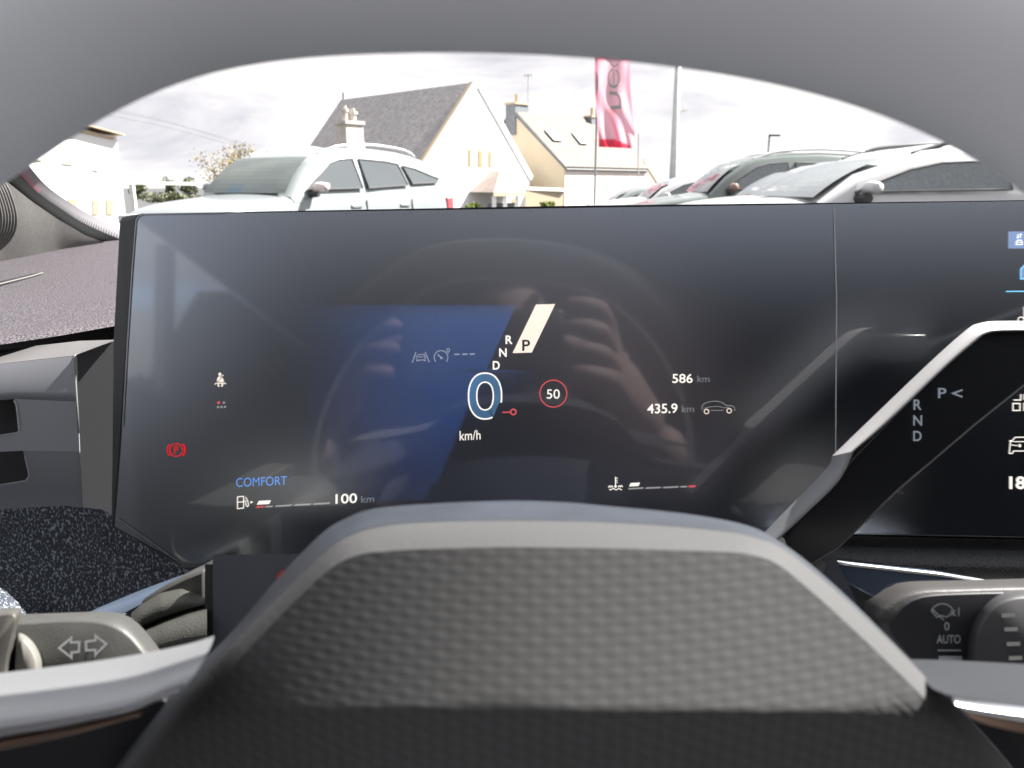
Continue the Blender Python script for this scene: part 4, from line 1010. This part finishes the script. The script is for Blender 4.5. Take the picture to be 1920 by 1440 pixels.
# --- white block on the far left
Y0 = 26
nb = Vector((.80, -.60, 0)).normalized(); pB = YY(222, 320, Y0)
bl = thing('white_building', Vector((pB.x, pB.y, -.6)), 'flat white building with overhanging eave and ochre windows, at the far left edge', 'building')
def B(px, py, off=0): return PL(px, py, pB, nb) + nb*off
wl = [B(-120,200), B(160,238), B(213,254), B(224,320), B(226,400)]
wallp = [Vector((B(-250,300).x, B(-250,300).y, -1.2)), Vector((B(224,300).x, B(224,300).y, -1.2)), B(218.5,256), B(-250,170)]
mb = MB(); mb.prism(wallp, -nb*7); mb.build('wall', M_wallw, bl)
ez = [B(-250,168,.9), B(166,234,.9), B(228,251.5,.9)]
mb = MB(); mb.prism([B(-250,166,.22), B(160,233.5,.22), B(227,252,.22), B(227,254.5,.22), B(160,236.5,.22), B(-250,170,.22)], -nb*8); mb.build('roof', M_creamt, bl)
mb = MB()
mb.prism([B(148,240,.05), B(212,258,.05), B(212,262,.05), B(148,248,.05)], -nb*.12); mb.build('eave_shade_strip', M_creamt, bl)  # yellowish shade under the eave, made as a cream strip
for x0, y0, x1, y1 in ((174,374,184,402),(200,374,212,402),(128,372,144,402)): 
    mb = MB(); mb.prism([B(x0,y0,.03), B(x1,y0+1,.03), B(x1,y1,.03), B(x0,y1,.03)], -nb*.1); wo = mb.build('window', M_ochre, bl)
for x0, y0, x1, y1 in ((57,296,79,301),(116,304,136,309),(174,317,184,321)):
    mb = MB(); mb.prism([B(x0,y0,.03), B(x1,y0+3,.03), B(x1,y1+1,.03), B(x0,y1-1.5,.03)], -nb*.1); mb.build('window_lintel', mat('lintel', (.40,.36,.26), .8), bl)

# --- rail fence on the left, guard rail by the houses
rf = thing('rail_fence', YY(300,380,20)*1.0, 'white horizontal rail on square posts, behind the bonnet of the silver car', 'fence')
rf_y = 20
def bx(mbx, px0, py0, px1, py1, y, th): 
    a, b_ = YY(px0,py0,y), YY(px1,py1,y); mbx.box((min(a.x,b_.x), y, min(a.z,b_.z)), (max(a.x,b_.x), y+th, max(a.z,b_.z)))
mb = MB(); a, b_ = YY(226,338,rf_y), YY(520,345,rf_y+2); mb.prism([a, b_, b_ - up*.09, a - up*.09], Vector((0,.12,0))); mb.build('rail', mat('white_paint', (.72,.72,.69), .5), rf)
for x in (245, 420):
    mb = MB(); p = YY(x, 345, rf_y+.03); mb.box((p.x-.05,p.y,-.6),(p.x+.05,p.y+.1,p.z)); mb.build('post', mat('white_paint', (.72,.72,.69)), rf)
gw = thing('garden_wall', YY(960,380,44), 'low pale garden wall with a cream coping in front of the houses', 'wall')
a, b_ = YY(985,356,46), YY(1056,359,48)
mb = MB(); mb.prism([a, b_, Vector((b_.x,b_.y,-2.2)), Vector((a.x,a.y,-2.2))], Vector((0,.3,0))); mb.build('wall', mat('wall_tan', (.42,.34,.24), .9), gw)
mb = MB(); mb.prism([a - Vector((.1,.1,-.0)), b_ + Vector((.1,-.1,0)), b_ + Vector((.1,-.1,.18)), a + Vector((-.1,-.1,.18))], Vector((0,.5,0))); mb.build('coping', M_wallw, gw)

# --- foliage
def foliage_mat(name, c1_, c2_):
    if name in MATS: return MATS[name]
    m = bpy.data.materials.new(name); m.use_nodes = True; t = m.node_tree; b = t.nodes['Principled BSDF']
    oi = t.nodes.new('ShaderNodeNewGeometry'); rp = t.nodes.new('ShaderNodeValToRGB')
    rp.color_ramp.elements[0].color = (*c1_, 1); rp.color_ramp.elements[1].color = (*c2_, 1)
    t.links.new(oi.outputs['Random Per Island'], rp.inputs['Fac']); t.links.new(rp.outputs['Color'], b.inputs['Base Color'])
    b.inputs['Roughness'].default_value = .7; b.inputs['Specular IOR Level'].default_value = .2
    MATS[name] = m; return m
def leaf(mb, p, s):
    d = Vector((random.gauss(0,1), random.gauss(0,1), random.gauss(0,1))).normalized(); e = d.orthogonal().normalized(); e2 = d.cross(e)
    a = random.uniform(0, 6.3); u = e*math.cos(a) + e2*math.sin(a); w_ = d.cross(u)
    mb.poly([p - u*s, p - w_*s*.5, p + u*s, p + w_*s*.5])
def bush(name, label, cat, c, rx, ry, rz, n, ls, fm, group=None, base=None, trunk=None):
    root = thing(name, (c.x, c.y, base if base is not None else c.z - rz), label, cat, group); mb = MB()
    lobes = []
    for _ in range(16):
        d = Vector((random.gauss(0,1), random.gauss(0,1), random.gauss(0,1))).normalized() * random.uniform(.1,.62)
        lobes.append((Vector((d.x*rx, d.y*ry, d.z*rz)), random.uniform(.26,.46)))
    for i in range(n):
        lc, lr = random.choice(lobes); d = Vector((random.gauss(0,1), random.gauss(0,1), random.gauss(0,1))).normalized() * random.uniform(.5, 1)**.5
        leaf(mb, c + lc + Vector((d.x*rx*lr, d.y*ry*lr, d.z*rz*lr)), ls*random.uniform(.6,1.3))
    mb.build('crown', fm, root)
    if trunk:
        tb = MB(); tb.tube([(c.x,c.y,base),(c.x+.1,c.y,c.z-rz*.4),(c.x,c.y,c.z+rz*.2)], trunk, 7, r2=trunk*.4); tb.build('trunk', mat('bark', (.10,.075,.05), .9), root)
    return root
FM_dk = foliage_mat('leaves_dark', (.09,.10,.06), (.17,.18,.10))
FM_au = foliage_mat('leaves_autumn', (.14,.12,.05), (.36,.28,.12))
FM_hd = foliage_mat('leaves_hedge', (.10,.13,.03), (.22,.25,.07))
for px, py, rxp, rzp, lb in ((260,356,20,24,'low dark bush just right of the white building, behind the white rail'),(318,351,15,27,'small round dark tree in the middle behind the white rail'),(352,352,20,28,'wider round dark tree nearest the autumn tree, behind the white rail')):
    yb = 70; c = YY(px, py, yb); s_ = yb/1552
    bush('distant_tree', lb, 'tree', c, rxp*s_, rxp*s_, rzp*s_, 900, .13, FM_dk, 'dark trees behind the rail', base=-2.2)
# low shrubs and ground cover below the rail
c = YY(310, 370, 55); bush('shrub_row', 'tangled low shrubs below the white rail', 'shrubs', c, 3.4, 1.0, .55, 900, .12, FM_dk, base=-2.2)
# autumn tree: limbs with sparse leaves
at = thing('autumn_tree', Vector((YY(440,380,30).x, 30, -1.2)), 'sparse yellowing tree rising behind the silver car bonnet and windscreen', 'tree')
tb = MB(); lf = MB(); b0 = Vector((YY(452,380,30).x, 30, -1.75))
def limb(p, d, L, r_, lev):
    q = p + d*L; m_ = (p + q)/2 + Vector((random.uniform(-.1,.1), random.uniform(-.1,.1), 0))*L
    tb.tube([p, m_, q], r_, 5, r2=r_*.55)
    if lev >= 3:
        for _ in range(10): leaf(lf, q + Vector((random.gauss(0,.18), random.gauss(0,.18), random.gauss(0,.15))), random.uniform(.03,.065))
        return
    for _ in range(4 if lev < 2 else 3):
        nd = (d + Vector((random.uniform(-1,1), random.uniform(-1,1), random.uniform(-.25,.55)))*.75).normalized(); limb(q if random.random() < .6 else m_, nd, L*random.uniform(.5,.72), r_*.5, lev+1)
for dx in (-.35, .05, .4): limb(b0 + Vector((dx*.3,0,1.9)), Vector((dx,0,.9)).normalized(), 1.05, .06, 0)
tb.tube([b0, b0 + Vector((0,0,2.0))], .14, 7, r2=.1)
tb.build('trunk', mat('bark', (.10,.075,.05), .9), at); lf.build('crown', FM_au, at)
for px, py, rxp, lb in ((1028,384,24,'low green hedge in front of the cream house gable'),(888,386,20,'low green hedge beside the tail of the silver car')):
    yb = 38; c = YY(px, py, yb); s_ = yb/1552; bush('hedge', lb, 'hedge', c, rxp*s_, .5, 7*s_, 700, .07, FM_hd, 'hedges in front of the houses', base=ground_z(yb))
# bare shrubs before the front wall
for px, lb in ((1090,'leafless thin shrub by the left part of the pinkish house wall'), (1180,'leafless thin shrub left of the slim metal pole')):
    rt = thing('bare_shrub', Vector((YY(px,380,42).x, 42, -1.9)), lb, 'shrub', 'bare shrubs by the pinkish wall'); tb = MB(); b1 = Vector((YY(px,395,42).x, 42, -1.9))
    tb.tube([b1, b1 + Vector((0,0,1.2))], .05, 5)
    for i in range(9):
        a = random.uniform(0,6.3); p = b1 + Vector((0,0,random.uniform(.9,1.6))); tb.tube([p, p + Vector((math.cos(a)*.45, math.sin(a)*.3, random.uniform(.3,.9)))], .025, 4)
    tb.build('branches', mat('twig', (.22,.16,.12), .9), rt)

# --- flag, poles, lamp
fp = thing('flagpole', Vector((YY(1118,380,26).x, 26, -.8)), 'thin grey pole carrying the red banner', 'pole')
mb = MB(); x = YY(1118,250,26).x; mb.tube([(x,26,-.8),(x,26,YY(1118,60,26).z)], .035, 8); mb.build('shaft', mat('pole_grey', (.28,.29,.29), .5, metal=.3), fp)
mb = MB(); mb.tube([(x,26,YY(1118,70,26).z),(x+1.2,26,YY(1118,72,26).z)], .025, 8); mb.build('arm', mat('pole_grey', (.28,.29,.29)), fp)
def flag():
    root = thing('banner_flag', YY(1150,200,25.9), 'tall red and pink banner with grey letters hanging from its pole', 'flag')
    NX, NY = 26, 60; v, f_, col = [], [], []
    def edge(t):                       # t 0 top .. 1 bottom
        return 1112 + 10*t + (3 if t > .9 else 0)*0, 1176 + 14.5*t
    for j in range(NY + 1):
        t = j/NY; y = 62 + (277 - 62)*t; xl, xr = edge((y-62)/215)
        for i in range(NX + 1):
            u = i/NX
            yy = 25.9 + .06*math.sin(u*9 + t*3) + .10*t**3*math.sin(u*14 - t*14) + .03*math.sin(t*17 + u*3)
            sag = 0 if t < .95 else (t-.95)/.05*(3*(u-.5))
            p = YY(xl + (xr-xl)*u + 1.2*math.sin(t*9), y + sag, yy); v.append(p)
            # printed red ground, white middle streaked with pink
            red = 0
            if y < 113 - 0 or y > 262 and u < .85 - (y-262)*.0: red = 1 if y < 112 else max(0, 1 - max(0, (u*24 - (y-252))/3))
            st = .40 + .6*max(0, math.sin((u*5.2 + t*1.3)*2.2 + 2.0*math.sin(t*4)))**2
            if u < .10: st = max(st, .9)
            if .3 < u < .62 and y < 205: st *= .45
            a = max(0, min(1, max(red, st*.72)))
            wht = (.80,.56,.61); rd = (.72,.05,.10) if red > .5 else (.74,.17,.27)
            col.append(tuple(wht[c_] + (rd[c_]-wht[c_])*a for c_ in range(3)))
    for j in range(NY):
        for i in range(NX): q = j*(NX+1)+i; f_.append([q, q+1, q+NX+2, q+NX+1])
    m = bpy.data.materials.new('banner_cloth'); m.use_nodes = True; t = m.node_tree; b = t.nodes['Principled BSDF']; at_ = t.nodes.new('ShaderNodeVertexColor'); at_.layer_name = 'print'
    tl = t.nodes.new('ShaderNodeBsdfTranslucent'); mxs = t.nodes.new('ShaderNodeMixShader'); mxs.inputs[0].default_value = .4; on = t.nodes['Material Output']
    t.links.new(at_.outputs['Color'], b.inputs['Base Color']); t.links.new(at_.outputs['Color'], tl.inputs['Color']); b.inputs['Roughness'].default_value = .8
    t.links.new(b.outputs[0], mxs.inputs[1]); t.links.new(tl.outputs[0], mxs.inputs[2]); t.links.new(mxs.outputs[0], on.inputs['Surface'])
    o_ = meshobj('cloth', v, f_, m, root, True); ca = o_.data.color_attributes.new('print', 'FLOAT_COLOR', 'POINT')
    for i, c_ in enumerate(col): ca.data[i].color = (*c_, 1)
    k = Draw(lambda x, y, o: YY(x, y, 25.74 - o*20), .0004)
    # e and n, turned and seen from behind
    k.ellipse(1150.5, 147, 10.2, 17, 2.4, 100, 450 - 45 + 20, n=40)
    k.ellipse(1150.5, 147, 9.4, 16, 5.0, 230, 310, n=16); k.stroke([(1150.8,131),(1151,160)], 1.6)
    k.stroke([(1145,202),(1165,200.5)], 6.4); k.stroke([(1164,203),(1163.8,193)], 2.4)
    k.stroke([(1163.5,198),(1163.2,188),(1160.5,180),(1156,176.5)], 3.0); k.stroke([(1157,175.5),(1142.5,174)], 6.0)
    k.ellipse(1152, 114, 8, 10, 2.0, 180, 330, n=14)
    k.build('lettering', mat('banner_grey', (.27,.29,.28), .8), root)
flag()
lp = thing('grey_pole', Vector((YY(1262,380,20).x, 20, -.4)), 'thick grey metal pole with a small hook, rising past the top of the view', 'pole')
mb = MB(); x = YY(1266,250,20).x; mb.tube([(x-.02,20,-.4),(x,20,YY(1266,40,20).z)], .088, 18, r2=.072); mb.build('shaft', mat('galvanised', (.5,.51,.5), .55, metal=.25, var=.12, vscale=6), lp, smooth=True)
mb = MB(); p = YY(1276,208,20); mb.tube([p, p + Vector((.03,0,-.02)), p + Vector((.1,0,.02)), p + Vector((.16,0,.01))], .012, 6); mb.build('hook', mat('hook_ochre', (.35,.30,.20), .6), lp)
sp_ = thing('slim_pole', Vector((YY(1196,380,24).x, 24, -.7)), 'very thin pale pole to the right of the banner', 'pole')
mb = MB(); x = YY(1196,330,24).x; mb.tube([(x+.06,24,-.7),(x-.02,24,YY(1192,250,24).z)], .018, 6); mb.build('shaft', mat('pole_pale', (.45,.38,.36), .6), sp_)
sl_ = thing('street_lamp', Vector((YY(1441,330,60).x, 60, -2)), 'distant street lamp with a flat dark head, above the parked cars', 'street lamp')
mb = MB(); x = YY(1441.5,270,60).x; zt = YY(1441,253,60).z; mb.tube([(x,60,-2),(x,60,zt)], .085, 8); mb.build('mast', mat('mast_grey', (.40,.40,.42), .5), sl_)
mb = MB(); mb.box((x-.05,59.8,zt-.10),(x+.75,60.15,zt+.04)); mb.build('lamp_head', mat('lamp_dark', (.12,.13,.13), .6), sl_, bevel=.03)
cables = [((150,198),(300,226),(470,272)), ((170,196),(320,229),(480,282)), ((150,206),(310,238),(500,290))]
for i, (a, b_, c) in enumerate(cables):
    mb = MB(); mb.tube([YY(p.x, p.y, 34 + i*.3) for p in spline([a, b_, c], 6)], .010, 5)
    tag(mb.build('overhead_cable', mat('cable_grey', (.25,.24,.24), .6)), 'thin overhead cable crossing the sky above the white building, %s of three' % ('highest','middle','lowest')[i], 'cable', 'overhead cables')

# ================================================================ PARKED CARS
def car(name, label, loc, heading, paint, P=None, group=None):
    """body built in its own frame: x forward, y left, z up"""
    d = dict(L=4.35, W=1.82, H=1.66, hood=1.02, belt=1.08, belt_r=1.14, xw=.98, xr=.30, rake_r=-1.95, rails=True, rail_dark=False, glass=None, tint=None)
    d.update(P or {}); L, W, H = d['L'], d['W'], d['H']; hw = W/2
    root = thing(name, loc, label, 'car', group)
    root.rotation_euler = (0, 0, heading); bpy.context.view_layer.update(); Mx = root.matrix_world.copy()
    def build(mb, nm, mt, par=root, smooth=False, bevel=0, sub=0):
        mb.v = [Mx @ p for p in mb.v]; o_ = mb.build(nm, mt, par, smooth=smooth, bevel=bevel)
        if sub: md = o_.modifiers.new('s', 'SUBSURF'); md.levels = sub; md.render_levels = sub
        return o_
    # lower body loft
    st = [(L/2, .60, .55, .88), (L/2-.06, .80, .74, .95), (L/2-.25, .95, d['hood']-.12, 1.0), (L/2-.7, .98, d['hood']-.04, 1.0), (d['xw']+.12, 1.0, d['hood'], 1.0), (d['xw']-.15, 1.0, d['belt'], 1.0), (-.6, 1.0, d['belt']+.03, 1.0), (-L/2+.55, .99, d['belt_r'], 1.0), (-L/2+.12, .95, d['belt_r']-.05, 1.0), (-L/2, .86, d['belt_r']-.22, .95)]
    mb = MB(); NSEC = 11
    for x, k_, zt, _ in st:
        h_ = hw*k_
        sec = [(h_*.88,.24),(h_*.98,.42),(h_,.66),(h_*.985,zt-.16),(h_*.95,zt-.04),(h_*.80,zt),(0,zt+.035)]
        sec = sec + [(-a, b_) for a, b_ in reversed(sec[:-1])]
        for y, z in sec: mb.v.append(Vector((x, y, z)))
    ns = 13
    for i in range(len(st)-1):
        for j in range(ns-1): mb.f.append([i*ns+j, i*ns+j+1, (i+1)*ns+j+1, (i+1)*ns+j]); mb.m.append(0)
    mb.f.append(list(range(ns))); mb.m.append(0); mb.f.append(list(range((len(st)-1)*ns, len(st)*ns))[::-1]); mb.m.append(0)
    body = build(mb, 'body', paint, smooth=True, sub=2)
    # greenhouse
    tum = .30; wb = hw*.965
    xw, xr = d['xw'], d['xr']; rr_ = d['rake_r']
    prof = [(xw, d['belt']-.04), (xw-.35*(xw-xr)-.02, d['belt']+.40*(H-d['belt'])), (xr+.12, H-.14), (xr-.06, H-.07), (xr-.45, H-.02), (-.7, H), (-1.2, H-.025), (-1.55, H-.07), (rr_+.14, H-.16), (rr_-.10, d['belt_r']+.12), (rr_-.16, d['belt_r']-.08)]
    mb = MB()
    def yw(z): return wb - tum*max(0, z - d['belt'])
    for x, z in prof:
        taper = 1 - .05*max(0, (-x - .8))
        zs = max(z - .07, d['belt']-.1)
        sec = [(wb*taper, d['belt']-.12), (yw(zs)*taper, zs), (yw(z)*.93*taper, z-.012), (yw(z)*.55*taper, z+.012), (0, z+.02)]
        sec = sec + [(-a, b_) for a, b_ in reversed(sec[:-1])]
        for y, zz in sec: mb.v.append(Vector((x, y, zz)))
    ns = 9
    for i in range(len(prof)-1):
        for j in range(ns-1): mb.f.append([i*ns+j, i*ns+j+1, (i+1)*ns+j+1, (i+1)*ns+j]); mb.m.append(0)
    cabin = build(mb, 'cabin', d['tint'] or paint, smooth=True)
    gm = d['glass'] or mat('car_glass', (.17,.19,.19), .06, spec=.7)
    # side glass: outlines in x,z
    gb, gr = d['belt']+.03, d['belt_r']+.03; gt = H - .17
    def xa(z): return xw - .20 - (z - d['belt'])/(H - .1 - d['belt'])*(xw - xr) + .02   # just behind the A pillar
    panes = [[(xa(gb), gb), (xa(gt-.05)-.04, gt-.05), (xa(gt)-.16, gt), (-.20, gt+.02), (-.26, gb+.02)],
             [(-.38, gb+.02), (-.32, gt+.02), (-.85, gt+.0), (-1.12, gt-.03), (-1.24, gr+.0)],
             [(-1.36, gr+.02), (-1.22, gt-.05), (-1.50, gt-.09), (rr_+.16, gt-.20), (rr_+.05, gr+.10), (rr_+.12, gr+.04)]]
    for sgn in (1, -1):
        for i, pn in enumerate(panes):
            mb = MB(); q = [Vector((x, sgn*((yw(z))*(1-.05*max(0,(-x-.8))) + .008), z)) for x, z in pn]; mb.prism(q, Vector((0, -sgn*.006, 0)))
            build(mb, ('side_window','side_window','quarter_window')[i], gm)
            mb = MB(); mb.tube([p + Vector((0, sgn*.004, 0)) for p in q], .010, 5, closed=True); build(mb, 'window_trim', mat('window_trim', (.10,.10,.10), .5))
    # windscreen and rear glass
    def front(t, yk):
        z = d['belt']-.0 + t*(H-.115-d['belt']); 
        (x0, z0), (x1, z1), (x2, z2) = (xw, d['belt']-.04), (xw-.35*(xw-xr)+.0, d['belt']+.45*(H-d['belt'])), (xr+.10, H-.13)
        x = (1-t)**2*x0 + 2*t*(1-t)*x1 + t*t*x2; z = (1-t)**2*z0 + 2*t*(1-t)*z1 + t*t*z2
        return Vector((x + .025, yk*yw(z)*.93, z + .02))
    rows_ = [[front(t, y) + Vector((.04*(1-y*y),0,0)) for y in (-.93,-.7,-.35,0,.35,.7,.93)] for t in (.02,.12,.22,.32,.42,.52,.62,.72,.82,.91)]
    mb = MB()
    for a, b_ in zip(rows_, rows_[1:]):
        for j in range(6): mb.poly([a[j], a[j+1], b_[j+1], b_[j]])
    build(mb, 'windscreen', d.get('wglass') or gm, smooth=True)
    # roof rails
    if d['rails']:
        for sgn in (1, -1):
            mb = MB(); y = yw(H)*.90*sgn
            pr_ = [Vector((x, y, z)) for x, z in ((xr+.0, H-.105),(xr-.18, H-.05),(xr-.42, H+.010),(-.7, H+.045),(-1.3, H+.015),(-1.55, H-.03),(-1.66, H-.09))]
            mb.tube([p for p in spline([tuple(q) for q in pr_], 4)], .019, 7); build(mb, 'roof_rail', mat('rail_dark', (.07,.07,.07), .5) if d['rail_dark'] else mat('rail_silver', (.55,.55,.55), .35, metal=.5), smooth=True)
    # mirrors, lamps, wheels, handles
    for sgn in (1, -1):
        mb = MB(); c = Vector((xw-.32, sgn*(wb+.16), d['belt']+.065))
        for i in range(7):
            a = i/6*math.pi; 
        mb.tube([c + Vector((0, -sgn*.11, -.02)), c + Vector((.01, -sgn*.06, 0)), c + Vector((.02, 0, .005)), c + Vector((.01, sgn*.07, 0)), c + Vector((0, sgn*.10, -.01))], d.get('mirror_r', .055), 12)
        mo = build(mb, 'mirror', (d.get('mirror') if sgn > 0 else None) or paint, smooth=True)
        mb = MB(); mb.tube([Vector((xw-.30, sgn*(wb-.02), d['belt']-.02)), c + Vector((0,-sgn*.06,-.08))], .05, 8, r2=.04); build(mb, 'mirror_foot', mat('car_black', (.03,.03,.032), .5), mo)
        mb = MB(); mb.box((L/2-.28, sgn*hw*.62 - .16, d['hood']-.30), (L/2-.06, sgn*hw*.62 + .16, d['hood']-.19)); build(mb, 'headlight', mat('lamp_clear', (.6,.6,.6), .1), bevel=.02)
        mb = MB(); mb.box((-L/2-.0, sgn*hw*.80 - .14, d['belt_r']-.34), (-L/2+.16, sgn*hw*.80 + .13, d['belt_r']-.15)); build(mb, 'tail_light', mat('tail_red', (.42,.07,.08), .25), bevel=.02)
        for x in (L/2-.85, -L/2+.80):
            mb = MB(); mb.tube([Vector((x, sgn*(hw-.22), .34)), Vector((x, sgn*(hw+.005), .34))], .34, 28); wo = build(mb, 'wheel', mat('tyre', (.02,.02,.02), .8))
            mb = MB(); mb.tube([Vector((x, sgn*(hw-.1), .34)), Vector((x, sgn*(hw+.015), .34))], .22, 20); build(mb, 'rim', mat('alloy', (.4,.4,.4), .35, metal=.7), wo)
        for x in (-.30, -1.26):
            mb = MB(); mb.tube([Vector((x, sgn*(hw*.985+.002), .98)), Vector((x-.01, sgn*(hw*.998), .66)), Vector((x-.02, sgn*(hw*.98), .40))], .007, 5); build(mb, 'door_gap', mat('gap_black', (.02,.02,.02), .8))
        for x in (-.1, -1.1):
            mb = MB(); mb.box((x-.10, sgn*hw*.985-.012, .88),(x+.10, sgn*hw*.985+.018, .92)); build(mb, 'door_handle', paint, bevel=.008)
    return root

def paint(name, c, metal=.0): return mat(name, c, .28, metal=metal, coat=.7, coatr=.06)
P_silver = paint('paint_silver_blue', (.215,.238,.243))
P_white  = paint('paint_white', (.50,.505,.505))
P_dark   = paint('paint_grey_green', (.12,.14,.133))
P_white2 = paint('paint_warm_white', (.48,.475,.46))
glass_sky = mat('glass_reflective', (.075,.083,.09), .03, spec=.6)
glass_dk = mat('glass_dark', (.16,.18,.19), .08, spec=.6, var=.2, vscale=40)
# silver SUV on the left, nose to the left and toward the viewer
hd = R(180 + 58)
car('silver_car', 'pale silver blue car with roof rails, parked on the left before the white house', Vector((-2.86, 11.24, 0)), hd, P_silver, dict(L=4.65, rake_r=-2.10, glass=glass_sky, wglass=mat('windscreen_tint', (.10,.118,.112), .04, spec=.6), mirror=mat('mirror_pink', (.62,.52,.50), .3, coat=.5)))
GR = 'cars parked in a row on the right'
for nm, lb, x, y, H_, pn, kw in (
    ('white_car', 'white car nearest the viewer in the right row, with black roof rail', 3.57, 7.2, 1.50, P_white, dict(rail_dark=True, mirror_r=.042, xw=1.2, xr=.45, glass=glass_dk)),
    ('white_car', 'low white car second from the right in the row, wedge-shaped dark side window', 4.0, 10.4, 1.46, P_white2, dict(rails=False, belt=1.02, belt_r=1.10, glass=glass_dk)),
    ('dark_car', 'grey green car with brown mirror and roof rails in the right row', 3.98, 13.4, 1.66, P_dark, dict(glass=glass_dk, mirror=mat('mirror_brown', (.22,.15,.12), .4))),
    ('white_car', 'white car farthest left in the right row, seen past the grey green car', 3.7, 17.2, 1.50, P_white, dict(rails=False, belt=1.02, belt_r=1.08)),
    ('silver_car', 'small pale grey car at the far left end of the right row, behind the others', 3.35, 21.0, 1.52, P_silver, dict(rails=False, belt=1.02, belt_r=1.08))):
    car(nm, lb, Vector((x, y, ground_z(y))), R(180), pn, dict(H=H_, **kw), GR)
